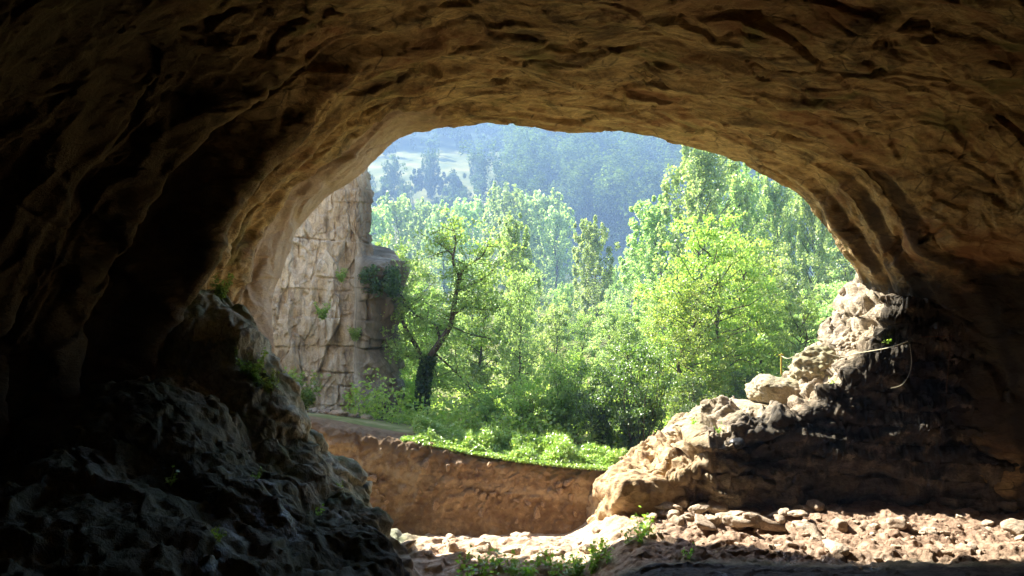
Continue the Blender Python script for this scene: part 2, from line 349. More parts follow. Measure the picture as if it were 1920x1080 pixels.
NS, NK = 470, 860
s_lin = np.concatenate([np.linspace(0, 12, 400), np.linspace(12.2, 31, NS - 400)])
def tab(o): return smt(s_lin, list(zip(S, o)))
kk = np.linspace(0, K - 1, NK)
base = catmull(Lw, kk)                               # NK,3
nrk = catmull(nr, kk); nrk /= np.linalg.norm(nrk, axis=1, keepdims=True)
rl = np.interp(kk, np.arange(K), reg_left); rr = np.interp(kk, np.arange(K), reg_right); rt = 1 - rl - rr
low = ss(20, 22, kk)
SRR = [0, .75, .95, 1.6, 1.8, 2.35, 2.55, 3, 3.5, 4, 5, 6, 7.5, 9, 13, 18, 24, 28, 31]
oRR = [0, .02, .34, .36, .70, .74, 1.08, 1.4, 1.8, 2.1, 2.5, 2.8, 3, 3.1, 3, 3, 2, -1.5, -6]
off = smt(s_lin, list(zip(SL, oL)))[:, None] * rl + tab(oT)[:, None] * rt + (tab(oR)[:, None] * low + np.interp(s_lin, SRR, oRR)[:, None] * (1 - low)) * rr
sg = s_lin[:, None]
Y = 22 - sg + (base[:, 1] - 22)[None] * np.clip(1 - sg / 2, 0, 1)
G = np.zeros((NS, NK, 3)); G[..., 1] = Y
# the pits and ribs that run round the tunnel
pp = np.stack([base[:, 0][None] + 0 * sg, Y, base[:, 2][None] + 0 * sg], 2).reshape(-1, 3)
wob = fbm(pp * np.array([.25, .15, .25]), 3, 3).reshape(NS, NK)
Yw = Y + wob * .5
def g(c, wd): return np.exp(-((Yw - c) / wd) ** 2)
ribL = -.18 * g(17.4, .25) - .22 * g(18.7, .22) + .2 * g(19.3, .25) - .25 * g(20.1, .3) + .18 * g(20.9, .25)
fl = rl * ss(0, 3, kk)[None] + .45 * np.clip(rt * (1 - ss(10, 15, kk)), 0, 1)
off = off + ribL * fl
ribR = .30 * g(20.75, .17) - .22 * g(20.25, .2) + .28 * g(19.8, .17) - .25 * g(19.35, .2) + .3 * g(18.9, .2)
lowL = 1 - ss(4.0, 6.5, kk); off = off + lowL[None] * (ss(.6, 2.2, s_lin) * 1.15 * (1 - .3 * ss(5, 8, s_lin)))[:, None]
off = off + 0 * ribR * np.exp(-((kk - 19.3) / 1.9) ** 2)[None]
G[..., 0] = base[:, 0] + off * nrk[:, 0]; G[..., 2] = base[:, 2] + off * nrk[:, 1]
N = grid_normals(G); P = G.reshape(-1, 3)
N = N.reshape(-1, 3)
inw = (np.array([1.2, 0, 4.2]) - P) * np.array([1, 0, 1]); sgn = np.sign((N * inw).sum(1)); sgn[sgn == 0] = 1
N = N * np.median(sgn)
fin = 1 - ss(12, 16, np.repeat(s_lin, NK))
st = np.array([.5, .75, 1.1])
warp = np.stack([fbm(P * .5, 2, 41), fbm(P * .5, 2, 42), fbm(P * .5, 2, 43)], 1)
Q = P * st + warp * .9
arc = np.concatenate([[0], np.cumsum(np.linalg.norm(np.diff(base[:, [0, 2]], axis=0), axis=1))])
A2 = np.stack([Yw.ravel(), np.tile(arc, NS), np.zeros(NS * NK)], 1); A2[:, 0] += .5 * warp[:, 0] + .0; A2[:, 1] += .8 * warp[:, 1]
leftm = np.tile(rl, NS); ceil_m = 1 - leftm
d = .24 * fbm(P * .38 + warp * .3, 3, 11)
d += leftm * (.28 * (ridged(A2 * np.array([.62, .17, 1]), 3, 21, .55) - 1) + .09 * (ridged(A2 * np.array([1.9, .42, 1]) + 9, 3, 23) - .9))
d += ceil_m * .10 * (ridged(A2 * np.array([.7, .22, 1]) + 4, 2, 25, .5) - 1)
F3 = P + warp * .25; ribk = 1 - .6 * np.exp(-((np.tile(kk, NS) - 18.5) / 2.5) ** 2) * (1 - ss(2, 3.5, np.repeat(s_lin, NK)))
d += ribk * (.14 * ceil_m + .10 * leftm) * facet(F3 * np.array([.55, .8, .8]), 5, .05) + (.06 * ceil_m + .05 * leftm) * facet(F3 * np.array([1.3, 2.0, 1.7]) + 7, 6, .06)
d += .02 * facet(F3 * np.array([3.2, 4.6, 4]) + 3, 7, .08) + .025 * fbm(P * 3., 3, 33)
pit = fbm(A2 * np.array([1.1, .6, 1]) + 31, 3, 35); d -= .07 * ss(.28, .45, pit) * (1 - .5 * leftm)
cr = ridged(A2 * np.array([.5, .35, 1]) + 57, 3, 37, .6); d -= .09 * ss(1.66, 1.74, cr)
edge = .45 + .55 * ss(0, 1.2, np.repeat(s_lin, NK))
P = P + N * (d * edge)[:, None]
G = P.reshape(NS, NK, 3)
# outside: the lip turns over into the cliff above the mouth
ext = []
for dy, o in ((.15, .12), (.2, .4), (.1, 1.0), (-.3, 2.5), (-2, 5), (-7, 9), (-16, 10), (-30, 9), (-34, 2)):
    E = G[0].copy(); E[:, 1] += dy; E[:, 0] += o * nrk[:, 0]; E[:, 2] += o * nrk[:, 1]
    E += .25 * min(o, 2) * np.stack([noise(E * .6, 71), noise(E * .6, 72), noise(E * .6, 73)], 1); ext.append(E)
G = np.concatenate([np.array(ext[::-1]), G], 0)
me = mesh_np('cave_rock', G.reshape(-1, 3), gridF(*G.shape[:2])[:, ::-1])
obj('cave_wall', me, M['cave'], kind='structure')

# ------------------------------------------------------------------ CAVE FLOOR with the left hand rock slope
A = [(-9,7.2),(-7,6.5),(-6.2,5.95),(-5.3,5.4),(-4.55,4.3),(-4.15,3.4),(-3.76,2.65),(-3.3,2.0),(-2.95,1.5),(-2.5,.7),(-2.0,.25),(-1.4,.2),(12,0)]
B = [(-9,3.2),(-7,4.2),(-6.2,4.3),(-5.5,3.9),(-4.6,3.1),(-3.7,2.5),(-3.35,2.0),(-3.0,1.95),(-2.35,1.75),(-2.05,1.1),(-1.75,.45),(-1.2,.2),(12,0)]
Cc = [(-9,2.6),(-7,3.2),(-6,3.1),(-5,2.8),(-4,2.4),(-3,1.9),(-2,1.4),(-1,1.1),(12,.3)]
def floor_z(x, y):
    rgt = ss(1.0, 2.6, x)
    zr = smt(y, [(-10,5.5),(-4,5.4),(0,4.8),(8,3.0),(12,2.0),(14,1.55),(15,1.42),(16,1.2),(16.9,1.0),(18,1.05),(19.5,1.22),(20.5,1.2),(22,.6),(24,.6)])
    zc = smt(y, [(-10,5.5),(-4,5.4),(0,4.8),(8,3.0),(13,1.7),(15,1.2),(16.5,.55),(17.6,.35),(18.6,.55),(20,.55),(21,.3),(22,.02),(24,0)])
    z = zr * rgt + zc * (1 - rgt)
    a = lerpt(x + .12 * np.sin(y * 3.1), A); b = lerpt(x + .1 * np.sin(y * 2.3 + 1), B); c = lerpt(x, Cc)
    w1 = ss(17.3, 18.6, y); w2 = ss(14.2, 16.8, y)
    l = np.where(y > 17.3, b + (a - b) * w1, c + (b - c) * w2)
    bk = ss(19.15, 19.9, y + .25 * np.sin(x * 2.4)); l = l * (1 - bk) + bk * (l * .12 - .2)
    l = l - (1 - ss(8, 14, y)) * 1.0
    return np.maximum(z, l)
def axis(bounds):   # [(start, end, step)...]
    return np.concatenate([np.arange(a, b, s) for a, b, s in bounds])
xs = axis([(-14, -7.2, .25), (-7.2, 10.6, .032), (10.6, 15, .25)]); ys = axis([(-11, 10, .3), (10, 14.5, .07), (14.5, 20.4, .028), (20.4, 22.5, .045), (22.5, 23.4, .2)])
X, Yy = np.meshgrid(xs, ys, indexing='ij')
Z = floor_z(X, Yy); G = blur(np.stack([X, Yy, Z], 2), 2)
N = grid_normals(G).reshape(-1, 3); N *= np.sign(N[:, 2:3] + 1e-6); P = G.reshape(-1, 3)
lf = 1 - ss(-2.2, -1.5, P[:, 0])                     # left rock is rough, the trodden floor is smoother
lf = np.maximum(lf, ss(.9, 1.6, P[:, 0]) * (1 - ss(16.6, 17.3, P[:, 1])) * .35)
lf = np.maximum(lf, .12)
wz = np.stack([fbm(P * .8, 2, 51), fbm(P * .8, 2, 52), fbm(P * .8, 2, 53)], 1)
Q = P + wz * .5
d = .34 * fbm(Q * .7, 4, 61) + .15 * facet(P * np.array([.8, .8, 1.1]) + wz * .2, 62, .05) + .09 * facet(P * np.array([2, 2, 2.6]) + wz * .2, 63, .07) + .03 * facet(P * 5.2, 67, .1)
d += .07 * ridged(Q * np.array([2.2, 2.2, .5]), 4, 66)
# sunlit rock shelf just inside the trench
d2 = .06 * fbm(P * 1.6, 4, 65) + .02 * ridged(P * 6, 3, 64)
f1, f2, idv = worley(P * np.array([2.2, 3.2, 2]) + wz, 9); sh = np.exp(-((P[:, 1] - 19.2) / 1.2) ** 2) * np.exp(-((P[:, 0] + .6) / 2.) ** 2)
d2 += (.26 * (idv - .45) * ss(0, .18, f2 - f1) + .12 * facet(P * np.array([2.5, 4, 3]), 68, .06)) * sh
rr_ = ss(1.5, 2.5, P[:, 0]) * ss(17, 17.4, P[:, 1]); d2 += rr_ * (.10 * facet(P * np.array([1.8, 2.2, 2]), 69, .06) + .07 * facet(P * 4.5, 70, .08) + .03 * facet(P * 10, 71, .1))
f1, f2, idv = worley(P * 7, 10); d2 += .035 * (.5 - f1) * ss(.4, .9, idv)
P = P + N * (d * lf + d2 * (1 - lf))[:, None]
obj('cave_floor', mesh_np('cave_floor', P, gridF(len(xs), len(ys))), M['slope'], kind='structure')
FP = P.reshape(len(xs), len(ys), 3)
def floor_at(x, y):
    i = np.clip(np.searchsorted(xs, x), 0, len(xs) - 1); j = np.clip(np.searchsorted(ys, y), 0, len(ys) - 1); return float(FP[i, j, 2])

# ------------------------------------------------------------------ RIGHT HAND ROCK PILE (lit slope and dark face)
Hx = [(1.5,-.5),(1.72,.0),(1.9,.75),(2.1,1.25),(2.45,1.6),(3.0,1.78),(3.4,2.0),(3.9,2.45),(4.4,2.72),(5.4,2.92),(6,3.1),(6.6,3.5),(7.2,4.0),(7.8,4.75),(8.2,5.6),(8.7,6.25),(11.5,6.7)]
Fy = [(1.5,20.9),(1.9,20.5),(2.6,20.05),(3.6,20.0),(5,20.2),(6,20.45),(7,20.5),(8.5,20.4),(9.6,20.2),(11.5,19.7)]
xs2 = np.arange(1.5, 11.5, .026); NT2 = 330; T = np.linspace(0, 1, NT2)
h = smt(xs2, Hx); f = smt(xs2, Fy)
G = np.zeros((len(xs2), NT2, 3))
bul = .35 * np.exp(-((xs2 - 2.6) / .8) ** 2)
prof_t = [0, .30, .46, .52, .60, .86, .95, 1]
def prof(i):
    hh, ff, bb = h[i], f[i], bul[i]
    py = [ff - .25, ff - .1 - bb * .6, ff + .05 - bb * .2, ff + .2, ff + .55, 23.4, 24.3, 24.8]
    pz = [-.6, hh * .5, hh * .86, hh * .97, hh, hh + .05, hh - .9, -.8]
    return np.interp(T, prof_t, py), np.interp(T, prof_t, pz)
for i in range(len(xs2)):
    G[i, :, 0] = xs2[i]; G[i, :, 1], G[i, :, 2] = prof(i)
G = blur(G, 9)
zt = G[..., 2] + .14 * noise(G.reshape(-1, 3) * np.array([.6, .6, .3]), 88).reshape(G.shape[:2]); q_ = zt / .36; qf = q_ - np.floor(q_)
stp = (np.floor(q_) + ss(.62, 1, qf)) * .36 - zt; G[..., 2] += stp * .85 * ss(2.6, 3.4, G[..., 0]) * ss(.8, 1.5, G[..., 2])
N = grid_normals(G); N = N.reshape(-1, 3); P = G.reshape(-1, 3)
if N[:, 2].mean() < 0: N = -N
wz = np.stack([fbm(P * .7, 2, 81), fbm(P * .7, 2, 82), fbm(P * .7, 2, 83)], 1); Q = P + wz * np.array([.6, .6, .35])
d = .22 * fbm(Q * 1.0, 4, 84)
top = ss(.2, .6, N[:, 2]); leftend = 1 - ss(2.6, 3.4, P[:, 0])
f1, f2, idv = worley(Q * np.array([.85, 1.1, 2.9]), 11); d += .42 * (idv - .5) * ss(0, .12, f2 - f1) * (1 - .6 * leftend) + .22 * facet(Q * np.array([1.1, 1.1, 1.7]), 86, .05) + .08 * facet(Q * np.array([2.8, 2.8, 4]), 87, .07)
f1, f2, idv = worley(Q * np.array([4.2, 4.2, 6.5]), 12); d += .12 * (np.sqrt(np.clip(.50 - f1 ** 2, 0, 1)) - .3) * (1 - .8 * leftend) * (.5 + .5 * top)
f1, f2, idv = worley(Q * 8.5, 13); d += .09 * (np.sqrt(np.clip(.45 - f1 ** 2, 0, 1)) - .3) * (1 - .6 * leftend)
d += .06 * (ridged(Q * np.array([1.5, 1.5, 5]), 3, 85) - 1)
P = P + N * d[:, None]
me = mesh_np('rock_outcrop', P, gridF(len(xs2), NT2))
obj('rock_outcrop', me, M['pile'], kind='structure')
PP = P.reshape(len(xs2), NT2, 3)
def pile_at(x, y):          # height of the top surface
    i = np.clip(np.searchsorted(xs2, x), 0, len(xs2) - 1); row = PP[i, 150:300]; return float(row[np.argmin(abs(row[:, 1] - y)), 2])
def pile_face(x, z):
    i = np.clip(np.searchsorted(xs2, x), 0, len(xs2) - 1); row = PP[i, :170]; j = np.argmin(abs(row[:, 2] - z)); return row[j]

# ------------------------------------------------------------------ EARTH BANK (cut section) and the ground outside
def bank_top(x): return smt(x, [(-8,2.75),(-5,2.5),(-3.5,2.25),(-2.3,2.05),(-1.2,1.82),(0,1.62),(1.4,1.46),(2.9,1.36),(8,1.2),(14,1.2)])
def gz(x, y):
    zb = bank_top(np.clip(x, -8, 14))
    t = ss(23.5, 33, y); z = zb * (1 - t) + 1.0 * t
    z = z - .35 * ss(27, 45, y) + .95 * ss(60, 150, y)
    d0 = 148 + 6 * np.sin(x * .05)
    z = z + np.where(y > d0, .30 * (y - d0) * ss(0, 25, y - d0), 0) * (1 - .0 * y)
    z = np.where(y > 395, z - (y - 395) * .22, z)
    return z
bx = np.arange(-8, 5, .03); bt = np.linspace(0, 1, 110)
G = np.zeros((len(bx), len(bt), 3)); tz = bank_top(bx)
for i, x in enumerate(bx):
    yy = np.interp(bt, [0, .75, .9, 1], [22.25, 22.75, 22.98, 24.0]); zz = np.interp(bt, [0, .82, .9, 1], [-.4, tz[i] - .06, tz[i], tz[i] - .02])
    G[i, :, 0] = x; G[i, :, 1] = yy + .10 * math.sin(x * .8); G[i, :, 2] = zz
N = grid_normals(G).reshape(-1, 3); P = G.reshape(-1, 3)
if N[:, 1].mean() > 0: N = -N
fade = 1 - ss(.9, 1.0, np.tile(bt, len(bx)))
f1, f2, idv = worley(P * np.array([3.2, 3, 4.2]) + .4 * noise(P * 2, 5)[:, None], 14)
band = ss(.3, .9, P[:, 2]) * 1.0
d = .05 * fbm(P * 1.1, 4, 91) + .05 * facet(P * np.array([2.5, 2, 3.5]), 93, .08) + .03 * facet(P * 7, 94, .1) + .04 * ridged(P * 3, 3, 92) - .03 + np.where(idv > .66, .09 * np.clip(.55 - f1, 0, 1) * 2, 0) * (.4 + .6 * band)
f1, f2, idv = worley(P * 9, 15); d += np.where(idv > .6, .05 * (.5 - f1), 0)
P = P + N * (d * fade)[:, None]
obj('earth_bank', mesh_np('earth_bank', P, gridF(len(bx), len(bt))), M['bank'], kind='structure')
gx = axis([(-170, -30, 6), (-30, -8, 1), (-8, 12, .12), (12, 40, 1), (40, 240, 6)]); gy = axis([(23.6, 30, .12), (30, 60, .6), (60, 140, 3), (140, 470, 4)])
X, Yy = np.meshgrid(gx, gy, indexing='ij'); Z = gz(X, Yy)
P = np.stack([X, Yy, Z], 2).reshape(-1, 3); P[:, 2] += .05 * fbm(P * 1.2, 3, 95) + 2.0 * noise(P * .02, 96) * ss(160, 220, P[:, 1])
P[:, 2] -= .03
obj('ground', mesh_np('ground', P, gridF(len(gx), len(gy))[:, ::-1]), M['ground'], kind='structure')

# ------------------------------------------------------------------ OUTER CLIFF (block-jointed limestone)
PL = np.array([(-12.5, 26.6), (-9.4, 27.6), (-7.6, 28.3), (-6.2, 28.8), (-5.2, 29.1), (-4.62, 29.2), (-4.4, 29.6), (-4.5, 30.5), (-5, 32.5), (-6.5, 35), (-10, 38)])
NU, NZ = 560, 420
u = np.linspace(0, len(PL) - 1, NU); path = catmull(PL, u)
seg = np.concatenate([[0], np.cumsum(np.linalg.norm(np.diff(path, axis=0), axis=1))])
zz = np.linspace(.3, 10.6, NZ)
G = np.zeros((NU, NZ, 3)); G[..., 0] = path[:, 0:1]; G[..., 1] = path[:, 1:2]; G[..., 2] = zz[None]
N = grid_normals(G)
if N[0, 0, 1] > 0: N = -N
Sg = seg[:, None] + 0 * zz[None]; Zz = G[..., 2]
butt = ss(4.55, 4.95, u)[:, None] * (1 - ss(7.5, 9, u))[:, None]
prot = butt * (.80 * (1 - ss(6.15, 6.45, Zz + 1.3 * (1 - u[:, None] / 6) * ss(0, 1, u[:, None] - 4) + 1.1 * noise(np.stack([Sg * .9, Zz * .9, Sg * 0], 2).reshape(-1, 3), 4).reshape(NU, NZ))) - .18 * ss(1.8, 4, 4 - Zz) + .22 * np.exp(-((Zz - 6.1) / .35) ** 2))
lean = .05 * (Zz - 2)
flat = np.stack([Sg, Sg * 0, Zz], 2).reshape(-1, 3)
# joints: irregular beds and vertical cracks
bedz = flat[:, 2] + .16 * fbm(flat * .55, 3, 3) + .04 * (flat[:, 0] - 4); nb = np.array([.6, 1.25, 2.15, 2.75, 3.15, 3.9, 4.7, 5.6, 6.0, 7.1, 8.3, 9.4, 10.4])
bi = np.clip(np.searchsorted(nb, bedz) - 1, 0, len(nb) - 2); db = np.minimum(bedz - nb[bi], nb[bi + 1] - bedz)
sx = flat[:, 0] + .45 * fbm(np.stack([flat[:, 0] * .5, flat[:, 2] * .5, flat[:, 0] * 0], 1), 3, 8) + (bi // 3) * .33
wv = 1.3 + .7 * np.sin((bi // 3) * 2.3); ci = np.floor(sx / wv); fc = sx / wv - ci; dc = np.minimum(fc, 1 - fc) * wv
bid = (_h(ci.astype(np.int64), bi.astype(np.int64), bi.astype(np.int64) * 0, 3) % 991) / 991.
vs = flat[:, 0] + .35 * fbm(np.stack([flat[:, 0] * .3, flat[:, 2] * .35, flat[:, 0] * 0], 1), 3, 18)
big = .22 * (ridged(np.stack([vs * .55, flat[:, 2] * .10, flat[:, 0] * 0], 1), 3, 44) - 1)
jm = ss(-.12, .15, fbm(flat * .8, 3, 58)); km = ss(.0, .28, fbm(flat * .7 + 9, 3, 59))
d = .07 * (bid - .5) - .12 * (1 - ss(0, .05, dc)) * jm - .12 * (1 - ss(0, .05, db)) * km + .08 * (((bi * 37) % 11) / 11. - .5) + big * 1.5
P = G.reshape(-1, 3)
d += .10 * fbm(P * np.array([1, 1, .6]), 4, 101) + .16 * (ridged(P * np.array([1.5, 1.5, .32]), 4, 102) - 1)
wq = .35 * fbm(P * .8, 3, 19)[:, None]
d += .24 * facet(P * np.array([.75, .75, .30]) + wq, 16, .04) + .13 * facet(P * np.array([1.9, 1.9, 1.0]) + wq, 17, .05) + .07 * facet(P * np.array([4.5, 4.5, 3]) + wq, 18, .07)
P = P + N.reshape(-1, 3) * (d + prot.ravel() - lean.ravel())[:, None]
G2 = P.reshape(NU, NZ, 3)
cap = G2[:, -1:].copy(); cap[..., 0] -= 4; cap[..., 1] += 1.5; cap[..., 2] += .3
G2 = np.concatenate([G2, cap], 1)
me = mesh_np('limestone_cliff', G2.reshape(-1, 3), gridF(NU, NZ + 1))
obj('cliff', me, M['cliff'], kind='structure')
CL = G2

# ------------------------------------------------------------------ stones and boulders
def rock_mesh(name, seed, sub=4, size=(1, 1, 1), flatf=.2, knob=.06, power=2.6):
    V, Fc = ico(sub); V = V.copy()
    q = np.random.default_rng(seed * 13 + 1); npl = 15 if power > 2.9 else 22
    nn = q.normal(size=(npl, 3)); nn /= np.linalg.norm(nn, axis=1, keepdims=True); nn = np.concatenate([nn, [[0, 0, 1], [0, 0, -1], [1, 0, 0], [-1, 0, 0]]]); dd = q.uniform(.62, .95, len(nn))
    inv = np.clip(V @ nn.T, .02, None) / dd; pw = 14 if power > 2.9 else 7
    r = 1 / ((inv ** pw).sum(1) ** (1 / pw)); V = V * r[:, None] * 1.25
    p = V * 1.0 + seed * 3.7
    n = fbm(p * 1.1, 4, seed); V = V * (1 + (.16 if power > 2.9 else .26) * n)[:, None]
    f1, f2, idv = worley(p * 1.7, seed + 3); V = V * (1 + .6 * flatf * (idv - .5) * ss(0, .2, f2 - f1))[:, None]
    f1, f2, idv = worley(p * 5, seed + 4); V = V * (1 + knob * (.5 - f1) * 2)[:, None]
    V = V * np.array(size) * .5
    return mesh_np(name, V, Fc)
def place_rock(name, me, mat, loc, rot, **kw):
    o = obj(name, me, mat, **kw); o.location = loc; o.rotation_euler = rot; return o
place_rock('boulder', rock_mesh('boulder', 3, 6, (1.62, 1.35, .86), .10, .05), M['boulder'], W(1457, 737, 22.3), (.05, .12, .2),
           label='large smooth oval boulder sitting on the flat slabs right of the trees', cat='boulder')
place_rock('boulder', rock_mesh('boulder', 8, 6, (1.55, 1.5, 1.25), .14, .10), M['boulder'], W(1532, 690, 22.4), (0, -.15, .5),
           label='tall lumpy boulder with yellow moss leaning above the smooth oval boulder', cat='boulder')
place_rock('boulder', rock_mesh('boulder', 15, 6, (1.1, 1.2, 1.0), .2, .14), M['pile'], W(1612, 650, 21.9), (0, -.3, .2),
           label='rough knobbly boulder under the foot of the cave arch with the cable across it', cat='boulder')
place_rock('slab', rock_mesh('slab', 21, 6, (1.75, 1.2, .34), .1, .04, 3.6), M['boulder'], W(1392, 766, 22.2), (0, -.02, .1),
           label='upper thin flat slab directly under the smooth oval boulder', cat='rock slab')
place_rock('slab', rock_mesh('slab', 23, 6, (1.25, 1.1, .30), .1, .04, 3.4), M['boulder'], W(1342, 784, 22.0), (0, .03, .5),
           label='middle flat slab stepping down left of the topmost slab', cat='rock slab')
place_rock('slab', rock_mesh('slab', 27, 6, (1.25, 1.1, .42), .12, .05, 3.2), M['boulder'], W(1300, 806, 21.7), (0, .08, .3),
           label='lowest and thickest flat slab at the head of the knobbly rock', cat='rock slab')
place_rock('boulder', rock_mesh('boulder', 31, 6, (1.95, 1.7, 1.75), .10, .04, 2.3), M['pile'], W(1212, 950, 20.3), (0, .2, .3),
           label='big tan rounded boulder at the left foot of the rock slope beside the earth bank', cat='boulder')
protos = [rock_mesh('stone', 40 + i, 4, (1, .7 + .12 * (i % 3), .36 + .12 * (i % 4)), .25, .05, 3) for i in range(9)]
for m_ in protos: m_.materials.append(M['stone'])
def stone(x, y, s, label, group, name='stone', z=None, sink=.25):
    k = random.randrange(9); zz = floor_at(x, y) if z is None else z
    o = obj(name, protos[k], label=label, cat='stone', group=group)
    o.location = (x, y, zz + s * .02); o.rotation_euler = (random.uniform(-.3, .3), random.uniform(-.3, .3), random.uniform(0, 6.3)); o.scale = (s,) * 3
    return o
for k in range(150):
    px = random.uniform(1270, 1930); D = random.triangular(17.2, 19.4, 18.9)
    x = (px - 960) * D / F; s = min(.40, .065 * math.exp(random.gauss(.2, .6)))
    stone(x, D, s, 'loose tan stone scattered on the sunlit floor below the dark right wall', 'stones strewn on the sunlit cave floor')
for k in range(46):
    px = random.uniform(1225, 1540); D = random.uniform(18.7, 19.9); x = (px - 960) * D / F
    stone(x, D, random.uniform(.12, .46), 'blocky tan stone heaped at the foot of the rock slope', 'stones heaped below the rock slope', z=floor_at(x, D) + random.uniform(-.02, .12))
for (px, py, D, s, lb) in ((1905, 905, 18.6, .5, 'pale blocky stone at the right edge of the floor, largest on the sunlit strip'), (1575, 893+65, 18.9, .4, 'dark edged stone at the far back of the sunlit strip'),
                           (1680, 975, 18.8, .42, 'pale rounded stone resting alone near the dark wall'), (1740, 985, 18.6, .32, 'flat tilted stone right of the pale rounded stone')):
    p = W(px, py, D); stone(p[0], p[1], s, lb, None)
for k in range(34):
    px = random.uniform(762, 1120); D = random.uniform(18.6, 21.2); x = (px - 960) * D / F
    stone(x, D, random.uniform(.08, .34), 'bleached stone lying in the bright light in front of the earth bank', 'bleached stones in front of the earth bank')
for k in range(40):
    px = random.uniform(570, 700); D = random.uniform(26.4, 28.4); x = (px - 960) * D / F
    stone(x, D, random.uniform(.1, .4), 'small rubble stone at the foot of the limestone cliff', 'rubble at the cliff foot', z=float(gz(np.array([x]), np.array([D]))[0]))
bankp = [m_.copy() for m_ in protos]
M['bankstone'] = rock_mat('bank_stone', (.46, .33, .20), (.36, .24, .14), (.25, .16, .09), (.1, .07, .05), None, (1, 1, 1), 3, .02, .4, crack=2)
for m_ in bankp: m_.materials.clear(); m_.materials.append(M['bankstone'])
# stones sticking out of the cut earth face
for k in range(60):
    x = random.uniform(-4.2, 2.6); z = float(bank_top(np.array([x]))[0]) * random.triangular(.05, .95, .6); i = int((x + 8) / .03)
    y = 22.25 + (z + .4) / (float(bank_top(np.array([x]))[0]) + .35) * .5 + .1 * math.sin(x * .8)
    s = random.uniform(.06, .2)
    o = obj('stone', bankp[k % 9], label='stone embedded in the face of the red earth bank', cat='stone', group='stones in the earth bank')
    o.location = (x, y - .02, z); o.rotation_euler = (random.uniform(0, 6), random.uniform(0, 6), random.uniform(0, 6)); o.scale = (s,) * 3

def ordw(n):
    return ['first', 'second', 'third', 'fourth', 'fifth', 'sixth', 'seventh', 'eighth', 'ninth', 'tenth', 'eleventh', 'twelfth', 'thirteenth', 'fourteenth', 'fifteenth', 'sixteenth'][n]
for grp, n, what in (('stones strewn on the sunlit cave floor', 16, 'large stone from the left on the sunlit floor below the dark wall'), ('stones heaped below the rock slope', 12, 'large block from the left in the heap below the rock slope'),
                     ('bleached stones in front of the earth bank', 8, 'large bleached stone from the left in front of the earth bank')):
    L_ = sorted([o for o in COL.objects if o.get('group') == grp], key=lambda o: -o.scale[0])
    for q, o in enumerate(sorted(L_[:n], key=lambda o: o.location.x / o.location.y)): o['label'] = ordw(q) + ' ' + what
    for o in L_[n:]: o['label'] = 'small ' + o['label']
# ------------------------------------------------------------------ LEAVES
LEAF = np.array([(0, -.5, 0), (.33, 0, .10), (0, .5, 0), (-.33, 0, .10)])
def leaf_cloud(C, size, jitter_up=.0, asp=1.0, r=None, bias=None):
    r = r or rng; n = len(C); q = r.normal(size=(n, 3)); q[:, 2] = np.abs(q[:, 2]) + jitter_up
    if bias is not None: q += bias
    nz = q / np.linalg.norm(q, axis=1, keepdims=True); t = r.normal(size=(n, 3)); t -= (t * nz).sum(1, keepdims=True) * nz; t /= np.linalg.norm(t, axis=1, keepdims=True)
    b = np.cross(nz, t); s = np.asarray(size) * r.uniform(.6, 1.3, n) if np.ndim(size) == 0 else size
    L = LEAF * np.array([asp, 1, 1])
    V = C[:, None] + s[:, None, None] * (L[None, :, 0:1] * b[:, None] + L[None, :, 1:2] * t[:, None] + L[None, :, 2:3] * nz[:, None])
    return V.reshape(-1, 3), np.arange(n * 4).reshape(n, 4)
def clump_points(cc, rad, n, r, squash=(1, 1, 1)):
    k = r.integers(0, len(cc), n); q = r.normal(size=(n, 3)); q /= np.linalg.norm(q, axis=1, keepdims=True)
    q *= (r.uniform(0, 1, n) ** .45)[:, None]
    return cc[k] + q * rad[k][:, None] * np.array(squash)
def limb(p0, p1, r0, r1, n=8, wob=.12, r=None):
    r = r or rng; t = np.linspace(0, 1, n)[:, None]; P = np.array(p0) * (1 - t) + np.array(p1) * t; L = np.linalg.norm(np.array(p1) - p0)
    P[1:-1] += np.cumsum(r.normal(size=(n - 2, 3)) * L * wob / n, 0) * np.sin(np.pi * t[1:-1]); return P, np.linspace(r0, r1, n)

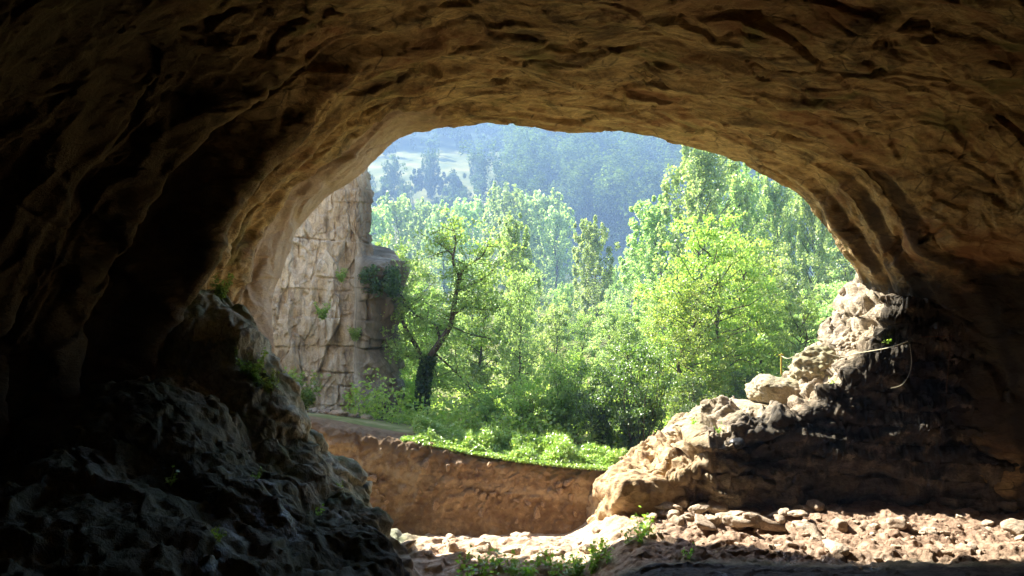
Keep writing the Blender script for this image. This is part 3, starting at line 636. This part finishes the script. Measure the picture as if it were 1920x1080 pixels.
def proto_tree(kind, seed, H=8., Wd=4., nl=9000, ls=.13, base=.12, clr=None):
    """returns (trunk mesh, crown mesh), origin at the foot of the trunk"""
    r = np.random.default_rng(seed); paths = []; cc = []; rad = []
    if kind == 'poplar':
        P, rr = limb((0, 0, -.3), (r.normal() * .1, r.normal() * .1, H * .96), H * .016, .01, 14, .15, r); paths.append((P, rr))
        nb = 46
        for k in range(nb):
            t = base + (1 - base) * (k + .5) / nb; z = H * t; a = k * 2.4 + r.uniform(-.4, .4)
            env = Wd / 2 * math.sin(math.pi * min(1, (1 - t) * .9 + .06)) ** .8 * r.uniform(.65, 1.15)
            p0 = np.array([0, 0, z * .9]); p1 = np.array([math.cos(a) * env, math.sin(a) * env, min(z + env * .75, H * 1.0)])
            P, rr = limb(p0, p1, .03, .006, 5, .1, r); paths.append((P, rr))
            for q in (.35, .6, .8, 1.):
                cc.append(p0 + (p1 - p0) * q + r.normal(size=3) * .12); rad.append(Wd * r.uniform(.05, .095) * (1.25 - q * .5))
            if r.random() < .45: cc.append(p1 + np.array([0, 0, Wd * .10])); rad.append(Wd * .045)
            if r.random() < .3: cc.append(p1 + np.array([0, 0, Wd * .18])); rad.append(Wd * .03)
        sq = (1, 1, 1.7)
    elif kind == 'broad':
        tr = H * .42; P, rr = limb((0, 0, -.3), (r.normal() * .2, r.normal() * .2, tr), H * .018, H * .012, 8, .1, r); paths.append((P, rr)); top = P[-1]
        P2, r2 = limb(top, (r.normal() * .2, r.normal() * .2, H * .9), H * .012, .01, 8, .2, r); paths.append((P2, r2))
        for k in range(42):
            t = base + (1 - base) * (k + r.uniform(0, 1)) / 42; z = H * t; a = k * 2.4 + r.uniform(-.5, .5); env = Wd / 2 * (math.sin(math.pi * (t * .86 + .08)) ** .6) * r.uniform(.6, 1.1)
            p0 = np.array([0, 0, max(.2 * H, z * .8)]); p1 = np.array([math.cos(a) * env, math.sin(a) * env, z])
            P, rr = limb(p0, p1, .035, .006, 6, .25, r); paths.append((P, rr))
            for q in (.3, .5, .68, .85, 1.): cc.append(p0 + (p1 - p0) * q + r.normal(size=3) * .3); rad.append(Wd * r.uniform(.035, .11))
        sq = (1.1, 1.1, .75)
    elif kind == 'shrub':
        for k in range(26):
            a = k * 2.4; t = r.uniform(.35, 1); env = Wd / 2 * r.uniform(.2, 1.) * (1.15 - .5 * t); p0 = np.array([r.normal() * .15, r.normal() * .15, -.2]); p1 = np.array([math.cos(a) * env, math.sin(a) * env, H * t])
            P, rr = limb(p0, p1, .028, .006, 8, .2, r); paths.append((P, rr))
            for q in (.25, .45, .62, .8, .97):
                c = P[min(7, int(q * 7.99))]; cc.append(c + r.normal(size=3) * .15); rad.append(Wd * r.uniform(.05, .11))
        sq = (1.1, 1.1, .8)
    cc = np.array(cc); rad = np.array(rad)
    C = clump_points(cc, rad, nl, r, sq); C = C[C[:, 2] > 0.03]
    ax = C * np.array([1, 1, 0]); bb = ax / (np.linalg.norm(ax, axis=1, keepdims=True) + .3)
    V, Fc = leaf_cloud(C, ls, .2, 1.15, r, bb * (1.2 if ls > .3 else .5))
    tv, tf = tubes(paths, 5)
    cm = mesh_np(kind + '_crown', V, Fc, False); cm.materials.append(M[clr])
    tm = mesh_np(kind + '_trunk', tv, tf); tm.materials.append(M['bark'])
    return tm, cm
PRO = {
 'popA': proto_tree('poplar', 1, 9, 3.4, 15000, .15, .08, 'leaf_pop'), 'popB': proto_tree('poplar', 2, 9, 4.4, 17000, .16, .06, 'leaf_pop'),
 'broadY': proto_tree('broad', 3, 7, 4.8, 15000, .115, .02, 'leaf_yel'), 'broadM': proto_tree('broad', 4, 7, 4.6, 14000, .13, .08, 'leaf_mid'),
 'broadP': proto_tree('broad', 5, 7, 4.6, 12000, .14, .03, 'leaf_pop'),
 'shrubM': proto_tree('shrub', 6, 3, 3.2, 11000, .095, .0, 'leaf_mid'), 'shrubD': proto_tree('shrub', 7, 3.4, 3.4, 13000, .085, .0, 'leaf_dark'),
 'shrubY': proto_tree('shrub', 8, 2.6, 3., 9000, .095, .0, 'leaf_yel'),
 'farA': proto_tree('poplar', 11, 12, 6, 4200, .42, .02, 'leaf_pop'), 'farB': proto_tree('broad', 12, 12, 9, 7000, .40, .0, 'leaf_hill'), 'farC': proto_tree('poplar', 13, 12, 7.5, 7000, .40, .0, 'leaf_hill'),
}
PH = {'popA': 9, 'popB': 9, 'broadY': 7, 'broadM': 7, 'broadP': 7, 'shrubM': 3, 'shrubD': 3.4, 'shrubY': 2.6, 'farA': 12, 'farB': 12, 'farC': 12}
def tree(px, pytop, D, proto, name, label, cat='tree', group=None, wide=1., zb=None, dark=None):
    x = (px - 960) * D / F; zb = float(gz(np.array([x]), np.array([D]))[0]) - .05 if zb is None else zb
    H = CZ - (pytop - HY) * D / F - zb; s = H / PH[proto]
    o = empty(name, (x, D, zb), random.uniform(0, 6.3), (s * wide, s * wide, s), label=label, cat=cat, group=group)
    tm, cm = PRO[proto]; obj('trunk', tm, parent=o); obj('crown', cm, parent=o); return o

# trees and bushes just outside the mouth
tree(1335, 395, 31, 'broadY', 'broadleaf_tree', 'large yellow green tree with slim upright trunk right of centre, nearest on that side', wide=.85)
tree(1300, 520, 30, 'broadY', 'broadleaf_tree', 'lower yellow green tree in front of the largest one, its crown nearly to the ground', wide=1.05)
tree(1430, 560, 31.5, 'broadY', 'broadleaf_tree', 'low yellow green tree left above the tall lumpy boulder', wide=1.)
tree(1395, 440, 33, 'broadY', 'broadleaf_tree', 'yellow green tree just behind and right of the nearest large one', wide=.8)
tree(1265, 520, 33, 'broadM', 'broadleaf_tree', 'mid green tree filling in left of the large yellow green tree', wide=.8)
tree(1500, 560, 30, 'broadM', 'broadleaf_tree', 'bright green tree behind the tall lumpy boulder', wide=.9)
tree(1570, 520, 36, 'broadP', 'broadleaf_tree', 'pale green tree touching the foot of the cave arch', wide=.9)
tree(1200, 640, 25.9, 'shrubD', 'hazel_bush', 'dark green many stemmed bush at the right end of the grassy bank', 'bush', wide=.95)
tree(1125, 680, 26.6, 'shrubD', 'hazel_bush', 'dark green bush behind the middle of the grassy bank', 'bush', wide=.9)
tree(1290, 700, 28, 'shrubD', 'hazel_bush', 'dark bush in the shade behind the stepped slabs', 'bush', wide=.9)
tree(1390, 690, 29.5, 'shrubD', 'hazel_bush', 'dark bush in the shade left of the smooth oval boulder', 'bush', wide=.9)
tree(1060, 660, 27.6, 'shrubM', 'bush', 'mid green bush rising behind the crest of the bank, left of the dark bushes', 'bush', wide=.9)
tree(990, 715, 27.2, 'shrubY', 'bush', 'yellowish bush behind the grassy bank in the centre', 'bush')
tree(920, 725, 27.6, 'shrubM', 'bush', 'rounded green bush right of the ivy clad trunk', 'bush')
tree(880, 750, 28.4, 'shrubM', 'bush', 'low green bush close against the ivy clad trunk', 'bush')
tree(762, 705, 30.8, 'shrubY', 'bush', 'light green bush between the cliff and the ivy clad trunk', 'bush', wide=.9)
tree(725, 640, 33, 'shrubM', 'bush', 'tall green bush partly behind the limestone cliff', 'bush')
tree(975, 500, 36, 'broadP', 'sapling', 'slender pale sapling in the centre with a visible thin trunk', wide=.55)
tree(1040, 560, 38, 'broadP', 'broadleaf_tree', 'pale feathery tree in the centre behind the bushes', wide=.8)
tree(1150, 560, 40, 'broadP', 'broadleaf_tree', 'pale feathery tree below the middle poplar', wide=.9)
tree(900, 520, 37, 'broadM', 'broadleaf_tree', 'green tree seen through the branches of the ivy clad tree', wide=.8)
tree(800, 540, 38, 'broadM', 'broadleaf_tree', 'green tree behind the left limb of the ivy clad tree', wide=.8)
tree(730, 455, 40, 'broadM', 'broadleaf_tree', 'sunlit green tree rising beside the overgrown cliff ledge', wide=.8)
tree(962, 422, 44, 'popA', 'poplar_tree', 'bright narrow poplar just right of the ivy clad tree top', wide=.8)
tree(1112, 424, 56, 'popA', 'poplar_tree', 'cone shaped poplar standing alone in the centre against the blue hillside', wide=1.)
tree(1318, 283, 46, 'popB', 'poplar_tree', 'tallest poplar, its top almost touching the cave arch', wide=.88)
tree(1228, 392, 48, 'popA', 'poplar_tree', 'poplar on the left shoulder of the tallest poplar', wide=1.1)
tree(1385, 330, 50, 'popA', 'poplar_tree', 'poplar on the right shoulder of the tallest poplar', wide=.9)
tree(1452, 344, 52, 'popB', 'poplar_tree', 'pale poplar under the bend of the arch at right', wide=.7)
tree(1525, 372, 48, 'popB', 'poplar_tree', 'pale poplar with a bare thin trunk next to the arch edge', wide=.7)
tree(1190, 470, 60, 'popA', 'poplar_tree', 'small pale poplar right of the cone shaped one', wide=1.2)
tree(1060, 540, 62, 'popB', 'poplar_tree', 'low pale poplar left of the cone shaped one', wide=1.2)
tree(1590, 470, 44, 'broadP', 'broadleaf_tree', 'pale tree cut off by the right edge of the cave mouth')
for (px, pt, D, pr_, lb) in ((1090, 590, 44, 'broadM', 'green tree low in the centre below the cone shaped poplar'), (1010, 610, 42, 'broadM', 'green tree low in the centre behind the slender sapling'),
        (1180, 590, 36, 'broadM', 'green tree behind the dark many stemmed bush'), (860, 600, 42, 'broadP', 'pale tree low behind the ivy clad tree'), (1240, 560, 40, 'broadP', 'pale tree between the centre and the tallest poplar'),
        (1440, 470, 40, 'broadP', 'pale tree right of the large yellow green tree'), (700, 520, 46, 'broadM', 'green tree low beside the cliff edge'), (780, 480, 52, 'broadP', 'pale tree behind the left side of the ivy clad tree'),
        (1000, 505, 70, 'broadP', 'far pale tree at the meadow edge, left of the gap'), (1150, 505, 75, 'popA', 'far pale poplar at the meadow edge, right of the gap'), (880, 480, 66, 'broadP', 'far pale tree seen through the top of the ivy clad tree'),
        (1470, 600, 34, 'broadM', 'green tree rising directly behind the two boulders'), (1545, 450, 58, 'popA', 'far poplar close to the arch edge')):
    tree(px, pt, D, pr_, 'broadleaf_tree' if pr_ != 'popA' else 'poplar_tree', lb)
# the pale row across the valley floor
rowx = [(700, 395), (742, 380), (788, 388), (832, 395), (872, 385), (918, 385), (950, 362), (985, 378), (1022, 372), (1045, 400)]
nth = ['first', 'second', 'third', 'fourth', 'fifth', 'sixth', 'seventh', 'eighth', 'ninth', 'tenth']
for k, (px, pt) in enumerate(rowx):
    tree(px, pt, 108 + (k % 3) * 5, 'farA', 'poplar_tree', nth[k] + ' poplar from the left in the pale row below the hill meadow', group='row of poplars across the valley', wide=.95)
hx = [(690, 330, 190), (740, 292, 195), (808, 290, 200), (850, 318, 205), (895, 296, 205), (945, 310, 210), (985, 250, 222), (1020, 262, 215), (760, 350, 180), (870, 350, 185), (930, 355, 188), (1000, 340, 195)]
nth2 = nth + ['eleventh', 'twelfth']
order = sorted(range(len(hx)), key=lambda i: hx[i][0])
for rk, i in enumerate(order):
    px, pt, D = hx[i]
    tree(px, pt, D, ('farC', 'farB')[i % 2], 'hillside_tree', nth2[rk] + ' tree from the left on the slope below the bright hill meadow', group='trees below the hill meadow', wide=(.8, .7)[i % 2])

# hill forest, one mass
def hill_forest():
    r = np.random.default_rng(99); CVs = []; CF = []; off = 0
    pr = []
    for q in range(5):
        c = r.normal(size=(26, 3)) * np.array([.24, .24, .26]); c[:, 2] += .55; C = clump_points(c, r.uniform(.08, .18, 26), 1500, r, (1, 1, 1)); C = C[C[:, 2] > 0]
        pr.append(C)
    xs_, ys_, hs_ = [], [], []
    while len(xs_) < 720:
        y = r.uniform(172, 385); x = r.uniform(-.21 * y - 4, .36 * y + 6)
        xx = x
        clear1 = xx < -.028 * y + 3 + 5 * math.sin(y * .06) and y - .35 * xx < 262 and y > 160
        if clear1 and r.random() > (.5 if (y > 240 or y < 205) else .15): continue
        xs_.append(x); ys_.append(y); hs_.append(r.uniform(2.5, 6) if clear1 else r.uniform(8, 16))
    z = gz(np.array(xs_), np.array(ys_))
    for x, y, zz_, hgt in zip(xs_, ys_, z, hs_):
        C = pr[r.integers(5)]; wd = hgt * r.uniform(.5, .8); a = r.uniform(0, 6.3)
        ca, sa = math.cos(a), math.sin(a); D_ = np.stack([(C[:, 0] * ca - C[:, 1] * sa) * wd, (C[:, 0] * sa + C[:, 1] * ca) * wd, C[:, 2] * hgt], 1)
        n = int(len(D_) * (0.6 if y > 300 else 1.)); D_ = D_[:n] + (x, y, zz_)
        cen_ = np.array([x, y, zz_ + hgt * .45]); bb = (D_ - cen_) / (np.linalg.norm(D_ - cen_, axis=1, keepdims=True) + 1e-6)
        V, Fc = leaf_cloud(D_, .52, .0, 1.2, r, bb * 2.6); CVs.append(V); CF.append(Fc + off); off += len(V)
    me = mesh_np('hill_forest', np.concatenate(CVs), np.concatenate(CF), False)
    obj('hill_forest', me, M['leaf_hill'], kind='stuff', label='distant blue hazy forest covering the hillside', cat='forest')
hill_forest()

# the ivy clad tree
def ivy_tree():
    D = 29.3; bx_, _, bz = W(795, 812, D); root = empty('ivy_clad_tree', (bx_, D, bz), label='dark forked tree with an ivy wrapped trunk left of centre', cat='tree')
    def L(px, py, dd=0): p = W(px, py, D); return np.array([p[0] - bx_, dd, p[2] - bz])
    r = np.random.default_rng(5)
    def path(pts, r0, r1):
        P = np.array(pts); t = np.linspace(0, len(P) - 1, len(P) * 5); Q_ = catmull(P, t); return Q_, np.linspace(r0, r1, len(Q_))
    limbs = [path([L(795, 830), L(792, 760), L(797, 700), L(805, 668)], .14, .11),
             path([L(797, 700), L(785, 660, .1), L(768, 632, .2), L(752, 600, .3), L(757, 570, .3), L(742, 540, .4), L(735, 505, .4)], .09, .02),
             path([L(805, 670), L(826, 640, -.1), L(845, 610, -.2), L(850, 585, -.3), L(857, 545, -.3), L(862, 520, -.3), L(850, 490, -.2), L(855, 455, -.2), L(850, 425)], .11, .015),
             path([L(826, 640, -.1), L(815, 610, .2), L(790, 600, .4), L(768, 585, .5), L(755, 570, .6)], .05, .015),
             path([L(850, 590, -.3), L(875, 575, -.5), L(905, 578, -.7), L(935, 575, -.8)], .04, .01),
             path([L(858, 545, -.3), L(880, 535, 0), L(910, 520, .3), L(935, 495, .5)], .045, .01),
             path([L(857, 530, -.3), L(875, 500, -.5), L(905, 480, -.7), L(920, 450, -.8)], .04, .01),
             path([L(850, 480), L(830, 462, .2), L(810, 450, .3)], .03, .01),
             path([L(812, 660), L(850, 690, -.3), L(880, 720, -.6), L(915, 745, -.8)], .04, .01),
             path([L(790, 670), L(765, 665, -.3), L(745, 655, -.5)], .035, .01),
             path([L(845, 610), L(880, 630, .6), L(920, 640, .9)], .03, .01),
             path([L(805, 668), L(815, 700, .4), L(820, 730, .7)], .03, .01)]
    tv, tf = tubes(limbs[:1], 9); obj('trunk', mesh_np('trunk', tv, tf), M['bark'], root)
    extra = []; cc = []
    for P, rr in limbs[1:]:
        for k in range(4, len(P), 1):
            cc.append(P[k] + r.normal(size=3) * .14)
            if r.random() < .7:
                e = P[k] + r.normal(size=3) * np.array([.55, .6, .4]) + np.array([0, 0, .15]); extra.append(limb(P[k], e, .012, .004, 5, .3, r)); cc += [e, (e + P[k]) / 2]
    tv, tf = tubes(limbs[1:] + extra, 6); obj('branches', mesh_np('branches', tv, tf), M['bark'], root)
    cc = np.array(cc); C = clump_points(cc, np.full(len(cc), .27), 11000, r, (1.1, 1.1, .6))
    V, Fc = leaf_cloud(C, .095, .4, 1.1, r); obj('crown', mesh_np('crown', V, Fc, False), M['leaf_mid'], root)
    t = r.uniform(0, 1, 3200); a = r.uniform(0, 6.3, 3200); Pt = limbs[0][0]; ii = (t * (len(Pt) - 1)).astype(int)
    rad = r.uniform(.11, .25, 3200); C = Pt[ii] + np.stack([np.cos(a) * rad, np.sin(a) * rad, r.normal(size=3200) * .06], 1)
    V, Fc = leaf_cloud(C, .09, .1, 1.2, r); obj('ivy', mesh_np('ivy', V, Fc, False), M['leaf_ivy'], root)
ivy_tree()

# ground cover
def undergrowth():
    r = np.random.default_rng(17); n = 6200; y = 25.9 + 24 * r.uniform(0, 1, n) ** 1.3; x = r.uniform(-.17, .36, n) * y
    z = gz(x, y); hh = np.clip(.5 + 1.6 * noise(np.stack([x * .55, y * .55, x * 0], 1), 12), .08, 1.5); y = np.maximum(y, 25.3 + hh * .5); z = gz(x, y)
    cc = np.stack([x, y, z + r.uniform(0, 1, n) * hh], 1); C = clump_points(cc, np.full(n, .30), 44000, r, (1, 1, .8))
    V, Fc = leaf_cloud(C, .12, .3, 1.1, r); obj('undergrowth', mesh_np('undergrowth', V, Fc, False), M['leaf_yel'], kind='stuff', label='leafy undergrowth between the trees outside the cave', cat='undergrowth')
undergrowth()
def bank_grass():
    r = np.random.default_rng(18); n = 26000; x = r.uniform(-2.6, 2.9, n); y = 22.86 + r.uniform(0, 1, n) ** 1.2 * 2.4
    keep = fbm(np.stack([x * .9, y * .9, x * 0], 1), 3, 5) + ss(-2.9, -1.2, x) * .55 - ss(2.0, 2.9, x) * .4 > .12; x, y = x[keep], y[keep]; n = len(x)
    z = gz(x, y) + .0; hgt = (.05 + .42 * np.clip(.38 + 1.9 * fbm(np.stack([x * 1.3, y * 1.3, x * 0], 1), 3, 9), 0, 1) * ss(22.9, 23.4, y) * (1 - .75 * ss(23.9, 24.9, y))) * r.uniform(.5, 1.25, n)
    # three leaflets per stem at different heights
    C = []
    for q in (.35, .7, 1.):
        C.append(np.stack([x + r.normal(size=n) * .04, y + r.normal(size=n) * .04, z + hgt * q], 1))
    V, Fc = leaf_cloud(np.concatenate(C), .085, .6, .8, r)
    b = r.uniform(0, 6.3, n); bw = .006; dx, dy = np.cos(b) * bw, np.sin(b) * bw; lx, ly = r.normal(size=(2, n)) * .06
    B_ = np.stack([np.stack([x - dx, y - dy, z - .02], 1), np.stack([x + dx, y + dy, z - .02], 1), np.stack([x + lx + dx * .3, y + ly + dy * .3, z + hgt * 1.2], 1), np.stack([x + lx - dx * .3, y + ly - dy * .3, z + hgt * 1.2], 1)], 1).reshape(-1, 3)
    V = np.concatenate([V, B_]); Fc = np.concatenate([Fc, np.arange(n * 4).reshape(n, 4) + len(Fc) * 4])
    obj('grass', mesh_np('grass', V, Fc, False), M['leaf_grass'], kind='stuff', label='bright low grass and weeds along the crest of the earth bank', cat='grass')
bank_grass()

# seedlings and ferns
def seedling_mesh(seed, nst=5, H=.3, ls=.085, mat='leaf_fresh', nleaf=6):
    r = np.random.default_rng(seed); paths = []; C = []
    for k in range(nst):
        a = r.uniform(0, 6.3); l = H * r.uniform(.5, 1.1); e = np.array([math.cos(a) * l * .5, math.sin(a) * l * .5, l]); P, rr = limb((0, 0, 0), e, .006, .003, 5, .2, r); paths.append((P, rr))
        for q in range(nleaf): C.append(P[1 + q % 4] + r.normal(size=3) * ls * .5)
    V, Fc = leaf_cloud(np.array(C), ls, .8, 1.3, r); tv, tf = tubes(paths, 4)
    a = mesh_np('seedling_leaves', V, Fc, False); a.materials.append(M[mat]); b = mesh_np('seedling_stem', tv, tf); b.materials.append(M[mat]); return b, a
SD = [seedling_mesh(200 + i) for i in range(4)]
FN = [seedling_mesh(300 + i, 22, .42, .06, 'leaf_mid', 22) for i in range(2)]
def plant(px, py, D, sc, label, group=None, fern=False, z=None, name=None):
    x = (px - 960) * D / F; p = W(px, py, D); zz_ = p[2] if z is None else z
    o = empty(name or ('fern' if fern else 'seedling'), (x, D, zz_), random.uniform(0, 6), sc, label=label, cat='plant', group=group)
    b, a = random.choice(FN if fern else SD); obj('stem', b, parent=o); obj('leaves', a, parent=o); return o
for k in range(34):
    px = random.triangular(845, 1190, 1080); D = random.uniform(17.9, 18.5); x = (px - 960) * D / F
    plant(px, 0, D, random.uniform(.6, 1.25), 'fresh green seedling in the row along the bottom edge of the sunlit floor', 'seedlings along the lower edge', z=floor_at(x, D))
for (px, D, sc, lb) in ((1210, 18.6, 1.5, 'tall bright seedling left of the heaped stones'), (1200, 18.2, 1.1, 'small bright seedling at the foot of the tall one'), (870, 17.8, 1.3, 'leafy seedling at the left end of the seedling row')):
    x = (px - 960) * D / F; plant(px, 0, D, sc, lb, z=floor_at(x, D))
def on_floor(px, py):       # where the view ray meets the floor mesh
    for D in np.arange(12, 19.8, .03):
        p = W(px, py, D)
        if floor_at(p[0], D) >= p[2]: return p
    return W(px, py, 19)
for (px, py, sc, fern, lb) in ((470, 720, 1.3, True, 'green fern hanging half way up the left rock slope'), (500, 745, 1.0, True, 'small fern just below the hanging one'), (415, 560, 1., True, 'fern high on the left rock slope beside the cave wall'),
        (320, 912, .8, False, 'small seedling in the dark at far left'), (408, 1018, .8, False, 'seedling in the dark at lower left'), (600, 968, .6, False, 'tiny seedling above the low rock ledge'), (638, 922, .6, False, 'tiny seedling on the mossy rock edge'), (480, 900, .6, False, 'tiny seedling on the dark ledge'), (1290, 1045, .8, False, 'small seedling on the dark mound at bottom')):
    p = on_floor(px, py); o = plant(px, py, p[1], sc, lb, fern=fern, z=p[2])
plant(572, 768, 26, 2.0, 'bushy fern at the foot of the limestone cliff', fern=True); plant(605, 600, 28.3, 1.1, 'small tuft growing in a crack half way up the limestone cliff', fern=True); plant(665, 640, 28.6, 1.0, 'small tuft in a crack near the buttress of the limestone cliff', fern=True)
plant(640, 530, 28.5, .9, 'tuft high in the crack of the limestone cliff left of the ivy clump', fern=True); plant(690, 795, 28.2, 1.2, 'low fern at the base of the cliff buttress', fern=True)
plant(548, 745, 25.5, 1.6, 'fern tucked between cave jamb and cliff foot', fern=True)
for (px, py, D, lb) in ((1664, 545, 20.6, 'yellow green seedling at the top of the lit rock'), (1560, 697, 21, 'pale seedling beside the lumpy boulder'), (1345, 840, 20.8, 'pale seedling half way down the lit rock'), (1300, 826, 21.1, 'pale seedling under the lowest slab')):
    x = (px - 960) * D / F; plant(px, py, D, .7, lb, z=pile_at(x, D) - .02)
def ledge_bush():
    r = np.random.default_rng(77); o = empty('ivy_clump', W(714, 528, 28.75), label='dark ivy clump hanging over the ledge of the limestone cliff', cat='plant')
    c = np.array([[r.uniform(-.5, .5), r.uniform(-.35, .5), r.uniform(-.35, .35)] for _ in range(40)]); C = clump_points(c, np.full(40, .2), 4200, r)
    V, Fc = leaf_cloud(C, .07, .2, 1.2, r); obj('leaves', mesh_np('ivy_leaves', V, Fc, False), M['leaf_ivy'], o)
    tv, tf = tubes([limb((0, .3, -.2), q, .012, .004, 6, .2, r) for q in c[:14]], 4); obj('stem', mesh_np('ivy_stem', tv, tf), M['bark'], o)
ledge_bush()

# ------------------------------------------------------------------ cable, post, small things
def curve_tube(name, pts, rad, mat, label, cat):
    P = np.array(pts, float); t = np.linspace(0, len(P) - 1, len(P) * 8); Q_ = catmull(P, t); tv, tf = tubes([(Q_, np.full(len(Q_), rad))], 6)
    return obj(name, mesh_np(name, tv, tf), mat, label=label, cat=cat)
curve_tube('cable', [W(1466, 668, 21.5), W(1480, 672, 21.2), W(1505, 660, 21.1), W(1530, 650, 21.1), W(1553, 663, 20.9), W(1580, 669, 20.7), W(1610, 662, 20.4), W(1640, 657, 19.9), W(1670, 651, 19.5), W(1702, 640, 19.2)], .010, M['cable'], 'pale cable draped across the lit boulders into the dark', 'cable')
curve_tube('cord', [W(1706, 645, 19.1), W(1709, 680, 19.1), W(1703, 705, 19.1), W(1690, 722, 19.1), W(1670, 728, 19.15)], .007, M['cable'], 'thin hanging cord curling down the dark right wall', 'cord')
curve_tube('wire', [W(1724, 632, 18.9), W(1755, 631, 18.8), W(1790, 630, 18.7)],   .005, M['rust'], 'thin taut wire running sideways on the dark wall', 'wire')
curve_tube('wire', [W(1784, 632, 18.7), W(1779, 680, 18.7), W(1774, 735, 18.7)],   .0035, M['rust'], 'thin wire hanging straight down the dark wall', 'wire')
po = empty('post', W(1465, 702, 21.6), label='short yellow post standing between the two boulders', cat='post')
tv, tf = tubes([(np.array([(0, 0, 0), (0, .01, .2), (0, 0, .42)]), [.018, .016, .016])], 8); obj('stake', mesh_np('stake', tv, tf), M['post'], po)
tv, tf = tubes([(np.array([(-.06, 0, .43), (0, 0, .45), (.06, 0, .43)]), [.01, .018, .01])], 8); obj('clip', mesh_np('clip', tv, tf), M['post'], po)
V, Fc = ico(4); p = pile_face(4.75, 2.55)
b_ = rock_mesh('wet_stone', 61, 4, (.36, .34, .26), .2, .05); o = obj('wet_stone', b_, M['black'], label='glossy black rounded stone in the hollow of the rock slope', cat='stone'); o.location = (p[0], p[1] - .02, p[2])

# ------------------------------------------------------------------ haze
b = bmesh.new(); bmesh.ops.create_cube(b, size=1); me = bpy.data.meshes.new('haze'); b.to_mesh(me); b.free()
hz = bpy.data.objects.new('haze', me); COL.objects.link(hz); hz['kind'] = 'stuff'
hz.location = (35, 228, 44); hz.scale = (440, 504, 94)
hm, ht = newmat('haze'); ho = ht.nodes.new('ShaderNodeOutputMaterial'); pv = ht.nodes.new('ShaderNodeVolumePrincipled')
pv.inputs['Color'].default_value = (.42, .65, .98, 1); pv.inputs['Density'].default_value = .0014; pv.inputs['Anisotropy'].default_value = .2
ht.links.new(pv.outputs[0], ho.inputs['Volume']); me.materials.append(hm)
